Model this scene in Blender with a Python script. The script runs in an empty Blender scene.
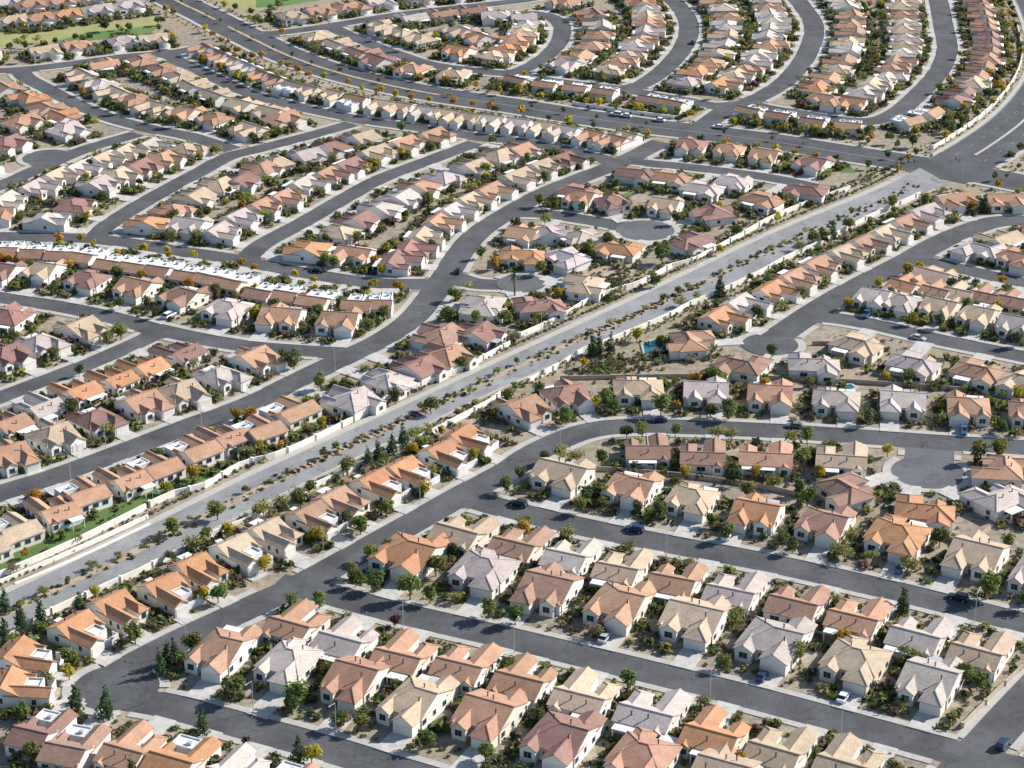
import bpy, math, random
import numpy as np
from mathutils import Matrix, Vector
R = math.radians
rnd = random.Random(7)
scene = bpy.context.scene
COL = scene.collection

# ------------------------------------------------------------------ camera
F, H, PITCH, W, HT = 2210.0, 245.0, R(24.0), 1024, 768
cam_d = bpy.data.cameras.new('camera'); cam = bpy.data.objects.new('camera', cam_d); COL.objects.link(cam)
cam.location = (0, 0, H); cam.rotation_euler = (math.pi/2 - PITCH, 0, 0)
cam_d.sensor_width = 36; cam_d.lens = F/1024*36; cam_d.clip_end = 20000; cam_d.clip_start = 1
scene.camera = cam
CP, SP = math.cos(PITCH), math.sin(PITCH)

def G(px, py, z=0.0):
    """ground point (at height z) seen at photograph position px, py"""
    u, v = (px-512)/F, -(py-384)/F
    d = (u, CP + v*SP, -SP + v*CP)
    t = (z-H)/d[2]
    return (d[0]*t, d[1]*t)

def depth(x, y, z=0.0):
    return y*CP - (z-H)*SP

def toscreen(x, y, z=0.0):
    zc = depth(x, y, z)
    return 512+F*x/zc, 384-F*(y*SP+(z-H)*CP)/zc

# ------------------------------------------------------------------ materials
def new_mat(name):
    m = bpy.data.materials.new(name); m.use_nodes = True
    nt = m.node_tree; b = nt.nodes['Principled BSDF']
    return m, nt, b

def N(nt, t, **kw):
    n = nt.nodes.new(t)
    for k, v in kw.items():
        if k in n.inputs: n.inputs[k].default_value = v
        else: setattr(n, k, v)
    return n

def mix(nt, mode, fac, a, b):
    n = nt.nodes.new('ShaderNodeMix'); n.data_type = 'RGBA'; n.blend_type = mode
    for i, v in ((0, fac), (6, a), (7, b)):
        if hasattr(v, 'links') or hasattr(v, 'is_output'): nt.links.new(v, n.inputs[i])
        else: n.inputs[i].default_value = v if i == 0 else (*v, 1)
    return n.outputs[2]

def rng(nt, val, lo, hi, a=0.3, b=0.7):
    n = nt.nodes.new('ShaderNodeMapRange')
    n.inputs[1].default_value = a; n.inputs[2].default_value = b
    n.inputs[3].default_value = lo; n.inputs[4].default_value = hi
    nt.links.new(val, n.inputs[0]); return n.outputs[0]

def noise(nt, vec, scale, detail=3, rough=.55):
    n = N(nt, 'ShaderNodeTexNoise'); n.inputs['Scale'].default_value = scale
    n.inputs['Detail'].default_value = detail; n.inputs['Roughness'].default_value = rough
    if vec is not None: nt.links.new(vec, n.inputs['Vector'])
    return n.outputs['Fac']

def geo_pos(nt): return N(nt, 'ShaderNodeNewGeometry').outputs['Position']

def scalemul(nt, col, fac):
    n = nt.nodes.new('ShaderNodeVectorMath'); n.operation = 'SCALE'
    nt.links.new(col, n.inputs[0]); nt.links.new(fac, n.inputs['Scale'])
    return n.outputs[0]

def tint_mat(name, attr, rough, amp, scale, bump=0.0, courses=False, spec=.3, gain=1.0, base=None):
    """colour from the object's own paint colour (or the merged mesh's per-piece colour) with weathering"""
    m, nt, b = new_mat(name)
    if base is not None:
        rgb = N(nt, 'ShaderNodeRGB'); rgb.outputs[0].default_value = (*base, 1); c = rgb.outputs[0]
    elif attr:
        c = N(nt, 'ShaderNodeAttribute', attribute_name='Col').outputs['Color']
    else:
        c = N(nt, 'ShaderNodeObjectInfo').outputs['Color']
    p = geo_pos(nt)
    f = rng(nt, noise(nt, p, scale, 4, .65), 1-amp, 1+amp)
    c = scalemul(nt, c, f)
    f2 = rng(nt, noise(nt, p, .35, 2), (1-amp*.6)*gain, (1+amp*.6)*gain)
    c = scalemul(nt, c, f2)
    nt.links.new(c, b.inputs['Base Color'])
    b.inputs['Roughness'].default_value = rough
    b.inputs['Specular IOR Level'].default_value = spec
    if bump:
        bp = N(nt, 'ShaderNodeBump'); bp.inputs['Strength'].default_value = bump; bp.inputs['Distance'].default_value = .08
        h = noise(nt, p, 5.0, 3)
        if courses:
            sx = N(nt, 'ShaderNodeSeparateXYZ'); nt.links.new(p, sx.inputs[0])
            mm = N(nt, 'ShaderNodeMath', operation='MULTIPLY'); nt.links.new(sx.outputs[2], mm.inputs[0]); mm.inputs[1].default_value = 38.0
            sn = N(nt, 'ShaderNodeMath', operation='SINE'); nt.links.new(mm.outputs[0], sn.inputs[0])
            ad = N(nt, 'ShaderNodeMath', operation='ADD'); nt.links.new(sn.outputs[0], ad.inputs[0]); nt.links.new(h, ad.inputs[1])
            h = ad.outputs[0]
        nt.links.new(h, bp.inputs['Height']); nt.links.new(bp.outputs[0], b.inputs['Normal'])
    return m

M = {}
for sfx, at in (('', False), ('_m', True)):
    M['roof'+sfx] = tint_mat('roof_tile'+sfx, at, .8, .2, 1.9, .25, False)
    M['ridge'+sfx] = tint_mat('ridge_tile'+sfx, at, .75, .15, 3.0, 0, False, .3, 1.12)
    M['wall'+sfx] = tint_mat('stucco'+sfx, at, .9, .05, 1.5, .2)
    M['leaf'+sfx] = tint_mat('foliage'+sfx, at, .75, .38, 1.3, 0, False, .2)
for sfx in ('', '_m'):
    nt = M['leaf'+sfx].node_tree; pb = nt.nodes['Principled BSDF']; cs = pb.inputs['Base Color'].links[0].from_socket
    tr = nt.nodes.new('ShaderNodeBsdfTranslucent'); nt.links.new(cs, tr.inputs['Color'])
    mx = nt.nodes.new('ShaderNodeMixShader'); mx.inputs[0].default_value = .45
    nt.links.new(pb.outputs[0], mx.inputs[1]); nt.links.new(tr.outputs[0], mx.inputs[2]); nt.links.new(mx.outputs[0], nt.nodes['Material Output'].inputs['Surface'])
M['white'] = tint_mat('white_membrane', False, .7, .16, .5, 0, False, .3, 1, (.66, .67, .68))
M['trim'] = tint_mat('white_trim', False, .6, .04, 2, 0, False, .3, 1, (.74, .72, .68))
M['bark'] = tint_mat('bark', False, .9, .3, 5, .4, False, .1, 1, (.16, .11, .075))
M['dark'] = tint_mat('dark_metal', False, .5, .1, 3, 0, False, .4, 1, (.06, .06, .065))
M['rubber'] = tint_mat('rubber', False, .8, .1, 3, 0, False, .2, 1, (.02, .02, .022))
M['galv'] = tint_mat('galvanised_steel', False, .45, .1, 3, 0, False, .5, 1, (.42, .43, .44))
M['block'] = tint_mat('painted_block', False, .85, .09, .8, .3, False, .2, 1, (.80, .765, .69))
M['brownblock'] = tint_mat('tan_block', False, .85, .12, .9, .3, False, .2, 1, (.42, .34, .27))
m, nt, b = new_mat('window_glass'); b.inputs['Base Color'].default_value = (.03, .04, .05, 1); b.inputs['Roughness'].default_value = .08; M['glass'] = m
m, nt, b = new_mat('garage_paint'); M['garage'] = tint_mat('garage_door_paint', False, .6, .05, 2, 0, False, .3, 1, (.66, .63, .58))
M['door'] = tint_mat('door_paint', False, .5, .08, 2, 0, False, .3, 1, (.22, .12, .08))
m, nt, b = new_mat('pool_water'); b.inputs['Roughness'].default_value = .06
c = mix(nt, 'MIX', rng(nt, noise(nt, geo_pos(nt), 1.4, 2), 0, 1), (.008, .10, .14), (.015, .15, .19)); nt.links.new(c, b.inputs['Base Color'])
bp = N(nt, 'ShaderNodeBump'); bp.inputs['Strength'].default_value = .15; nt.links.new(noise(nt, geo_pos(nt), 3.0, 3), bp.inputs['Height']); nt.links.new(bp.outputs[0], b.inputs['Normal'])
M['water'] = m
m, nt, b = new_mat('solar_glass'); b.inputs['Base Color'].default_value = (.02, .035, .08, 1); b.inputs['Roughness'].default_value = .15; M['solar'] = m
M['carpaint'] = tint_mat('car_paint', False, .25, .02, 3, 0, False, .6)

def asphalt(name, col, amp):
    m, nt, b = new_mat(name); p = geo_pos(nt)
    rgb = N(nt, 'ShaderNodeRGB'); rgb.outputs[0].default_value = (*col, 1)
    c = scalemul(nt, rgb.outputs[0], rng(nt, noise(nt, p, .09, 4, .6), 1-amp, 1+amp))
    c = scalemul(nt, c, rng(nt, noise(nt, p, 2.2, 3, .7), 1-amp*.6, 1+amp*.6))
    pv = N(nt, 'ShaderNodeTexVoronoi'); pv.inputs['Scale'].default_value = .11; pv.distance = 'CHEBYCHEV'; nt.links.new(p, pv.inputs['Vector'])
    ps = N(nt, 'ShaderNodeSeparateColor'); nt.links.new(pv.outputs['Color'], ps.inputs[0])
    c = scalemul(nt, c, rng(nt, ps.outputs[0], .88, 1.08, 0, 1))
    st = noise(nt, p, .6, 2, .5); c = scalemul(nt, c, rng(nt, st, .78, 1.0, .28, .42))
    # sealed cracks
    vo = N(nt, 'ShaderNodeTexVoronoi', feature='DISTANCE_TO_EDGE'); vo.inputs['Scale'].default_value = .075
    wp = N(nt, 'ShaderNodeVectorMath', operation='ADD'); nt.links.new(p, wp.inputs[0])
    nz = N(nt, 'ShaderNodeTexNoise'); nz.inputs['Scale'].default_value = .25; nt.links.new(p, nz.inputs['Vector'])
    sc_ = N(nt, 'ShaderNodeVectorMath', operation='SCALE'); nt.links.new(nz.outputs['Color'], sc_.inputs[0]); sc_.inputs['Scale'].default_value = 6
    nt.links.new(sc_.outputs[0], wp.inputs[1]); nt.links.new(wp.outputs[0], vo.inputs['Vector'])
    c = scalemul(nt, c, rng(nt, vo.outputs['Distance'], .8, 1.0, .004, .018))
    nt.links.new(c, b.inputs['Base Color']); b.inputs['Roughness'].default_value = .85
    b.inputs['Specular IOR Level'].default_value = .25
    return m
M['asphalt'] = asphalt('asphalt', (.083, .085, .090), .26)
M['avenue'] = asphalt('avenue_asphalt', (.078, .080, .086), .24)
M['parkway'] = asphalt('weathered_asphalt', (.25, .25, .252), .15)
M['bulb'] = asphalt('bulb_asphalt', (.115, .119, .128), .14)
M['concrete'] = tint_mat('concrete', False, .85, .1, 1.1, .1, False, .2, 1, (.40, .385, .355))
M['drive'] = tint_mat('driveway_concrete', False, .85, .12, .7, .1, False, .2, 1, (.45, .435, .41))
M['median'] = tint_mat('median_gravel', False, .95, .25, .6, .3, False, .1, 1, (.36, .29, .22))
def grass(name, a, bcol):
    m, nt, b = new_mat(name); p = geo_pos(nt)
    c = mix(nt, 'MIX', rng(nt, noise(nt, p, .12, 4), 0, 1), a, bcol)
    c = scalemul(nt, c, rng(nt, noise(nt, p, 1.8, 3, .7), .7, 1.3))
    nt.links.new(c, b.inputs['Base Color']); b.inputs['Roughness'].default_value = .95; return m
M['lawn'] = grass('lawn', (.06, .115, .022), (.10, .16, .035))
M['fairway'] = grass('fairway', (.07, .15, .03), (.12, .19, .045))
M['rough'] = grass('dry_rough', (.22, .24, .07), (.33, .30, .13))

# desert gravel ground: each yard has its own gravel colour
m, nt, b = new_mat('desert_gravel'); p = geo_pos(nt)
wn = N(nt, 'ShaderNodeTexNoise'); wn.inputs['Scale'].default_value = .1; nt.links.new(p, wn.inputs['Vector'])
ws = N(nt, 'ShaderNodeVectorMath', operation='SCALE'); nt.links.new(wn.outputs['Color'], ws.inputs[0]); ws.inputs['Scale'].default_value = 9
wa = N(nt, 'ShaderNodeVectorMath', operation='ADD'); nt.links.new(p, wa.inputs[0]); nt.links.new(ws.outputs[0], wa.inputs[1])
vo = N(nt, 'ShaderNodeTexVoronoi'); vo.inputs['Scale'].default_value = .075; nt.links.new(wa.outputs[0], vo.inputs['Vector'])
rp = N(nt, 'ShaderNodeValToRGB'); sp = N(nt, 'ShaderNodeSeparateColor'); nt.links.new(vo.outputs['Color'], sp.inputs[0]); nt.links.new(sp.outputs[0], rp.inputs[0])
el = rp.color_ramp.elements
el[0].color = (.34, .275, .21, 1); el[1].color = (.43, .37, .30, 1)
for pos, cc in ((.25, (.38, .32, .235)), (.45, (.30, .26, .215)), (.62, (.43, .34, .27)), (.8, (.33, .29, .20))):
    e = el.new(pos); e.color = (*cc, 1)
c = scalemul(nt, rp.outputs[0], rng(nt, noise(nt, p, .5, 5, .7), .52, 1.12))
c = scalemul(nt, c, rng(nt, noise(nt, p, 2.6, 3, .8), .7, 1.25))
nt.links.new(c, b.inputs['Base Color']); b.inputs['Roughness'].default_value = .95; b.inputs['Specular IOR Level'].default_value = .1
M['ground'] = m

# ------------------------------------------------------------------ mesh helper
class MB:
    def __init__(s): s.v = []; s.f = []; s.m = []
    def poly(s, pts, mi=0):
        k = len(s.v); s.v += [tuple(p) for p in pts]; s.f.append(tuple(range(k, k+len(pts)))); s.m.append(mi)
    def box(s, x0, x1, y0, y1, z0, z1, mi=0, bottom=True):
        k = len(s.v)
        s.v += [(x0,y0,z0),(x1,y0,z0),(x1,y1,z0),(x0,y1,z0),(x0,y0,z1),(x1,y0,z1),(x1,y1,z1),(x0,y1,z1)]
        fs = [(4,5,6,7),(0,1,5,4),(1,2,6,5),(2,3,7,6),(3,0,4,7)] + ([(3,2,1,0)] if bottom else [])
        for f in fs: s.f.append(tuple(k+i for i in f)); s.m.append(mi)
    def bar(s, a, c, w, mi=0, n=4, w2=None):
        a, c = Vector(a), Vector(c); d = (c-a).normalized(); w2 = w if w2 is None else w2
        u = d.cross(Vector((0, 0, 1)))
        if u.length < 1e-3: u = Vector((1, 0, 0))
        u.normalize(); t = u.cross(d); k = len(s.v)
        for q, ww in ((a, w), (c, w2)):
            for i in range(n):
                an = 2*math.pi*(i+.5)/n; s.v.append(tuple(q+u*math.cos(an)*ww+t*math.sin(an)*ww))
        for i in range(n):
            j = (i+1) % n; s.f.append((k+i, k+j, k+n+j, k+n+i)); s.m.append(mi)
        s.f.append(tuple(k+i for i in reversed(range(n)))); s.m.append(mi)
        s.f.append(tuple(k+n+i for i in range(n))); s.m.append(mi)
    def mesh(s, name, mats):
        me = bpy.data.meshes.new(name); me.from_pydata(s.v, [], s.f)
        for m in mats: me.materials.append(m)
        if len(mats) > 1: me.polygons.foreach_set('material_index', s.m)
        me.update(); return me
    def build(s, name, mats, parent=None, col=None):
        if not isinstance(mats, (list, tuple)): mats = [mats]
        o = bpy.data.objects.new(name, s.mesh(name, mats)); COL.objects.link(o)
        if parent is not None: o.parent = parent
        if col is not None: o.color = (*col, 1)
        return o

def tag(o, label=None, cat=None, group=None, kind=None):
    if label: o['label'] = label
    if cat: o['category'] = cat
    if group: o['group'] = group
    if kind: o['kind'] = kind
    return o
def empty(name, loc=(0,0,0), rz=0):
    o = bpy.data.objects.new(name, None); COL.objects.link(o); o.location = loc; o.rotation_euler = (0,0,rz); o.empty_display_size = .5; return o

ONES = 'zero first second third fourth fifth sixth seventh eighth ninth tenth eleventh twelfth thirteenth fourteenth fifteenth sixteenth seventeenth eighteenth nineteenth'.split()
TENS = {2: 'twent', 3: 'thirt', 4: 'fort', 5: 'fift', 6: 'sixt', 7: 'sevent', 8: 'eight', 9: 'ninet'}
def ordinal(n):
    if n < 20: return ONES[n]
    t, u = divmod(n, 10)
    return (TENS[t]+'ieth') if u == 0 else TENS[t]+'y-'+ONES[u]

# ------------------------------------------------------------------ roads (photograph positions turned into ground points)
# key: (street name, landmark at its start, (side on its left, side on its right), width, material, points)
FN = ('far', 'near')
ROADS = {
 'bend': ('the long bending street', 'the corner', FN, 9.4, 'asphalt', [(104,696),(112,681),(127,669),(150,656),(190,636),(256,605),(306,582),(406,527),(470,491),(506,472),(530,456),(555,443),(585,432),(620,427),(670,427),(768,431),(860,437),(930,442),(1024,448),(1120,456)]),
 'bottom': ('the bottom street', 'the corner', FN, 9.4, 'asphalt', [(104,694),(118,697),(140,701),(175,708),(250,728),(331,750),(386,767),(470,792),(560,818)]),
 'lower': ('the lower straight street', 'the junction', FN, 9.4, 'asphalt', [(276,583),(318,592),(406,615),(506,638),(594,659),(697,684),(768,702),(868,729),(930,746),(990,762),(1060,780)]),
 'side': ('the steep side street', 'the top', ('far','near'), 9.4, 'asphalt', [(1090,632),(1024,702),(993,736),(966,766),(935,800)]),
 'upper': ('the upper straight street', 'the junction', FN, 9.4, 'asphalt', [(466,498),(512,511),(595,530),(682,547),(762,562),(840,579),(918,597),(1018,622),(1100,642)]),
 'sac': ('the round cul-de-sac', 'the mouth', ('far','near'), 13, 'bulb', [(930,449),(929,458),(928,472)]),
 'hook': ('the hooked street', 'the dead end', FN, 10.0, 'asphalt', [(752,351),(770,342),(793,326),(830,302),(868,281),(905,262),(943,241),(975,228),(998,222),(1030,221),(1080,224)]),
 'lane': ('the pinched lane', 'the hook', FN, 8.6, 'asphalt', [(808,318),(830,318),(878,326),(943,341),(1018,356),(1090,372)]),
 'cross': ('the short cross lane', 'the hook', FN, 8.6, 'asphalt', [(915,259),(935,263),(980,274),(1024,283),(1090,296)]),
 'ess': ('the S-shaped street', 'the wall', FN, 9.8, 'asphalt', [(-60,515),(0,494),(60,475),(125,451),(190,426),(250,404),(301,379),(345,358),(382,340),(411,320),(431,297),(447,274),(463,249),(482,230),(512,211),(545,193),(582,178),(620,163),(662,142)]),
 'sacb': ('the green turning circle', 'the mouth', FN, 9, 'asphalt', [(452,277),(475,284),(500,285),(520,284)]),
 'sacc': ('the long cul-de-sac', 'the mouth', FN, 9.5, 'asphalt', [(506,214),(540,214),(590,221),(645,231)]),
 'shallow': ('the shallow curved street', 'the west', FN, 9.0, 'asphalt', [(-60,288),(0,298),(60,307),(112,318),(150,328),(200,339),(250,347),(300,351),(350,354)]),
 'spur': ('the narrow spur', 'the fork', ('near','far'), 8.6, 'asphalt', [(158,332),(140,342),(87,365),(37,384),(0,398),(-50,417)]),
 'carport': ('the white-carport street', 'the west', FN, 9.6, 'asphalt', [(-60,238),(0,237),(50,238),(100,240),(150,247),(175,251),(237,260),(256,264),(318,276),(381,284),(440,284)]),
 'climb': ('the first climbing street', 'the fork', ('far','near'), 9.0, 'asphalt', [(92,240),(110,224),(140,205),(172,187),(200,172),(228,157),(256,150),(306,137),(352,124)]),
 'climbb': ('the second climbing street', 'the fork', ('far','near'), 9.0, 'asphalt', [(246,260),(262,245),(306,221),(351,195),(381,179),(431,160),(476,143)]),
 'bow': ('the gently bowed street', 'the park', FN, 9.0, 'asphalt', [(165,53),(175,60),(212,77),(250,94),(306,109),(361,120),(416,128),(476,137),(512,141),(560,149),(606,160),(620,165)]),
 'park': ('the park-side street', 'the west', FN, 9.0, 'asphalt', [(-60,72),(0,71),(50,67),(125,57),(165,54),(195,49)]),
 'dogleg': ('the dogleg street', 'the park', FN, 9.0, 'asphalt', [(20,70),(26,78),(45,88),(75,104),(112,119),(150,129),(190,137),(232,150)]),
 'sacd': ('the west lane', 'the west', FN, 9.0, 'asphalt', [(-50,205),(0,186),(50,164),(87,149),(138,134)]),
 'avenue': ('the main avenue', 'the park', FN, 18.5, 'avenue', [(150,-14),(178,2),(203,14),(228,27),(256,41),(281,53),(318,67),(368,81),(431,94),(512,106),(587,118),(652,127),(712,134),(768,141),(843,153),(908,163),(958,171),(1024,184),(1110,202)]),
 'broad': ('the broad curved avenue', 'the crossing', ('inner','outer'), 24, 'avenue', [(936,178),(962,163),(990,146),(1020,124),(1042,101),(1056,78),(1060,55),(1052,25),(1040,0),(1024,-20)]),
 'archa': ('the first arched street', 'the avenue', ('outer','inner'), 10, 'asphalt', [(625,90),(647,82),(670,64),(686,42),(688,22),(675,3),(655,-12)]),
 'inner': ('the inner back street', 'the west', FN, 9.0, 'asphalt', [(512,73),(550,81),(590,86),(630,91),(655,96),(687,101),(715,106),(745,104)]),
 'archb': ('the second arched street', 'the avenue', ('outer','inner'), 10, 'asphalt', [(740,106),(768,93),(788,79),(806,56),(814,28),(801,5),(785,-12)]),
 'archc': ('the third arched street', 'the avenue', ('outer','inner'), 10, 'asphalt', [(745,103),(768,109),(793,113),(830,119),(868,122),(893,115),(915,98),(938,73),(947,50),(943,25),(938,0),(932,-16)]),
 'oval': ('the oval street', 'the north', FN, 9.0, 'asphalt', [(512,14),(535,14),(552,18),(562,28),(558,44),(541,60),(512,73),(476,71),(431,65),(396,54),(356,39),(328,26)]),
 'north': ('the north edge street', 'the avenue', FN, 9.0, 'asphalt', [(240,34),(256,35),(288,32),(331,26),(406,14),(512,2),(560,-6)]),
 'link': ('the avenue link', 'the avenue', FN, 9.5, 'asphalt', [(698,130),(712,120),(730,107)]),
 'slip': ('the frontage lane', 'the avenue', FN, 8.6, 'asphalt', [(622,160),(650,164),(700,169),(768,178),(812,187)]),
}
DISCS = [('sac', (928,473), 9.2), ('sacb', (521,284), 7.5), ('sacc', (645,231), 9.5), ('bottom', (116,688), 9.0), ('sacd', (48,158), 9.0), ('hook', (770,345), 8.0)]

def catmull(pts, step=3.0):
    P = [np.array(p, float) for p in pts]; out = []
    P = [2*P[0]-P[1]] + P + [2*P[-1]-P[-2]]
    for i in range(1, len(P)-2):
        n = max(2, int(np.linalg.norm(P[i+1]-P[i])/step))
        for k in range(n):
            t = k/n
            out.append(.5*((2*P[i]) + (-P[i-1]+P[i+1])*t + (2*P[i-1]-5*P[i]+4*P[i+1]-P[i+2])*t*t + (-P[i-1]+3*P[i]-3*P[i+1]+P[i+2])*t**3))
    out.append(P[-2]); return np.array(out)

class Road: pass
FARST = set('carport climb climbb bow park dogleg sacd archa archb archc inner oval north shallow spur sacc slip'.split())
RD = {}
for i, (k, (nm, end, sides, w, mat, pts)) in enumerate(ROADS.items()):
    r = Road(); r.key, r.name, r.end, r.sides, r.w, r.mat, r.i = k, nm, end, sides, w*(.87 if k in FARST else (.9 if k == 'ess' else .95)), mat, i
    r.p = catmull([G(*q) for q in pts], 2.0)
    t = np.gradient(r.p, axis=0); r.t = t/np.linalg.norm(t, axis=1)[:, None]
    r.n = np.stack([-r.t[:, 1], r.t[:, 0]], 1)
    r.s = np.concatenate([[0], np.cumsum(np.linalg.norm(np.diff(r.p, axis=0), axis=1))])
    RD[k] = r
DISC = [(k, np.array(G(*c)), rad) for k, c, rad in DISCS]

def nearest(r, x, y):
    d = np.hypot(r.p[:, 0]-x, r.p[:, 1]-y); i = int(d.argmin())
    side = (x-r.p[i, 0])*r.n[i, 0] + (y-r.p[i, 1])*r.n[i, 1]
    return d[i], i, side

# parkway: kerb lines traced, carriageways between
PN = catmull([G(*q) for q in [(-80,635),(0,597),(45,576),(150,526),(256,474),(352,430),(448,386),(512,356),(640,297),(768,236),(868,194),(903,177),(920,168)]], 2)
PS = catmull([G(*q) for q in [(-80,672),(20,626),(150,563),(256,507),(420,427),(506,386),(642,326),(724,287),(768,266),(850,228),(900,206),(930,191),(948,184)]], 2)
def resample(P, n):
    s = np.concatenate([[0], np.cumsum(np.linalg.norm(np.diff(P, axis=0), axis=1))])
    q = np.linspace(0, s[-1], n); return np.stack([np.interp(q, s, P[:, 0]), np.interp(q, s, P[:, 1])], 1)
NP_ = 220
PN, PS = resample(PN, NP_), resample(PS, NP_)
r = Road(); r.key, r.name, r.end, r.sides, r.w, r.mat = 'parkway', 'the divided parkway', 'the crossing', ('near', 'far'), float(np.linalg.norm(PN-PS, axis=1).mean()), 'parkway'
r.p = ((PN+PS)/2)[::-1]; t = np.gradient(r.p, axis=0); r.t = t/np.linalg.norm(t, axis=1)[:, None]; r.n = np.stack([-r.t[:, 1], r.t[:, 0]], 1)
r.s = np.concatenate([[0], np.cumsum(np.linalg.norm(np.diff(r.p, axis=0), axis=1))]); r.i = 60
RD['parkway'] = r

ALLP = {k: r.p for k, r in RD.items()}
def in_road(x, y, pad=0.0, skip=()):
    for k, r in RD.items():
        if k in skip: continue
        if np.min(np.hypot(r.p[:, 0]-x, r.p[:, 1]-y)) < r.w/2+pad: return True
    for k, c, rad in DISC:
        if ('disc', k) in skip: continue
        if math.hypot(c[0]-x, c[1]-y) < rad+pad: return True
    return False

# ground sheet
mb = MB(); S = 9000
mb.poly([(-S, -2000, 0), (S, -2000, 0), (S, 2*S, 0), (-S, 2*S, 0)])
tag(mb.build('ground', M['ground']), kind='structure')

def strip(mb, L, Rr, z, mi=0):
    for i in range(len(L)-1):
        mb.poly([(*Rr[i], z), (*Rr[i+1], z), (*L[i+1], z), (*L[i], z)], mi)

def pavement(mb, P, Nn, off, wid, z, skip):
    """raised pavement with kerb face, broken where another road crosses"""
    a = P+Nn*off[:, None] if isinstance(off, np.ndarray) else P+Nn*off
    sg = 1 if (off if not isinstance(off, np.ndarray) else off[0]) > 0 else -1
    bb = a+Nn*(wid*sg)
    ok = [not in_road(*((a[i]+bb[i])/2), .9, skip) for i in range(len(a))]
    for i in range(len(a)-1):
        if not (ok[i] and ok[i+1]): continue
        A, B, C_, D = a[i], a[i+1], bb[i+1], bb[i]
        mb.poly([(*A, z), (*B, z), (*C_, z), (*D, z)])
        mb.poly([(*A, 0), (*B, 0), (*B, z), (*A, z)])
        mb.poly([(*D, 0), (*C_, 0), (*C_, z), (*D, z)])

for k, r in RD.items():
    if k == 'parkway': continue
    mb = MB(); strip(mb, r.p+r.n*(r.w/2), r.p-r.n*(r.w/2), .02+.003*r.i)
    tag(mb.build('avenue' if r.mat == 'avenue' else 'street', M[r.mat]), kind='structure')
    pv = MB()
    for sg in (1, -1): pavement(pv, r.p, r.n, sg*r.w/2, 1.75, .15+.0015*r.i, (k,))
    if pv.f: tag(pv.build('pavement', M['concrete']), kind='structure')
for j, (k, c, rad) in enumerate(DISC):
    an = np.linspace(0, 2*math.pi, 49); P = c+rad*np.stack([np.cos(an), np.sin(an)], 1)
    mb = MB(); mb.poly([(*q, .13+.003*j) for q in P[:-1]])
    tag(mb.build('street', M['bulb'] if k in ('sac', 'sacb', 'sacc') else M['asphalt']), kind='structure')
    pv = MB(); nn = np.stack([np.cos(an), np.sin(an)], 1)
    pavement(pv, P, nn, 0.001, 2.1, .205+.002*j, (('disc', k),))
    if pv.f: tag(pv.build('pavement', M['concrete']), kind='structure')

# parkway surfaces
fr = np.linspace(0, 1, NP_)
f1 = np.interp(fr, [0, .6, .75, 1], [.43, .45, .52, .52]); f2 = np.interp(fr, [0, .6, .75, 1], [.60, .60, .57, .54])
L1 = PN+(PS-PN)*f1[:, None]; L2 = PN+(PS-PN)*f2[:, None]
mb = MB(); strip(mb, PN, L1, .125); tag(mb.build('parkway', M['parkway']), kind='structure')
mb = MB(); strip(mb, L2, PS, .125); tag(mb.build('parkway', M['parkway']), kind='structure')
MED_END = int(NP_*.93)
mb = MB(); strip(mb, L1[:MED_END], L2[:MED_END], .25)
for A in (L1, L2):
    for i in range(MED_END-1):
        mb.poly([(*A[i], 0), (*A[i+1], 0), (*A[i+1], .25), (*A[i], .25)])
tag(mb.build('median', M['median']), kind='structure')
mb = MB(); strip(mb, L1[MED_END-1:], L2[MED_END-1:], .128); tag(mb.build('parkway', M['parkway']), kind='structure')
pv = MB(); pavement(pv, PN, (PN-PS)/np.linalg.norm(PN-PS, axis=1)[:, None], .02, 2.6, .262, ('parkway',)); pavement(pv, PS, (PS-PN)/np.linalg.norm(PN-PS, axis=1)[:, None], .02, .9, .265, ('parkway',))
tag(pv.build('pavement', M['concrete']), kind='structure')
# avenue medians
mb = MB(); av = RD['avenue']
a0 = 0
def median_run(r, s0, s1, hw, off=0.0):
    ii = [i for i in range(len(r.p)) if s0 <= r.s[i] <= s1]
    A = r.p[ii]+r.n[ii]*(off+hw); B = r.p[ii]+r.n[ii]*(off-hw)
    strip(mb, A, B, .26)
    for Q in (A, B):
        for i in range(len(Q)-1): mb.poly([(*Q[i], 0), (*Q[i+1], 0), (*Q[i+1], .26), (*Q[i], .26)])
def s_at(r, px, py):
    return r.s[nearest(r, *G(px, py))[1]]
for q0, q1 in (((150,-14),(215,20)), ((228,27),(440,95))):
    median_run(av, s_at(av, *q0), s_at(av, *q1), .8)
tag(mb.build('median', M['median']), kind='structure'); mb = MB()
bv = RD['broad']; median_run(bv, s_at(bv, 975, 155), s_at(bv, 1058, 70), .45)
tag(mb.build('median', M['concrete']), kind='structure')

# lane lines of the avenue and the crossing
mb = MB()
def dashes(mb, P, wid, z, dash, gap):
    s = np.concatenate([[0], np.cumsum(np.linalg.norm(np.diff(P, axis=0), axis=1))]); q = 0
    while q+dash < s[-1]:
        a = np.array([np.interp(q, s, P[:, 0]), np.interp(q, s, P[:, 1])]); b_ = np.array([np.interp(q+dash, s, P[:, 0]), np.interp(q+dash, s, P[:, 1])])
        d = (b_-a)/np.linalg.norm(b_-a); n = np.array([-d[1], d[0]])*wid/2
        mb.poly([(*(a-n), z), (*(b_-n), z), (*(b_+n), z), (*(a+n), z)]); q += dash+gap
i0, i1 = nearest(av, *G(455,98))[1], nearest(av, *G(905,163))[1]
for o_, wd, da, ga in ((.25, .12, 6, .05), (-.25, .12, 6, .05)): dashes(mb, (av.p+av.n*o_)[i0:i1], wd, .118, da, ga)
j0 = nearest(bv, *G(968,158))[1]
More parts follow.
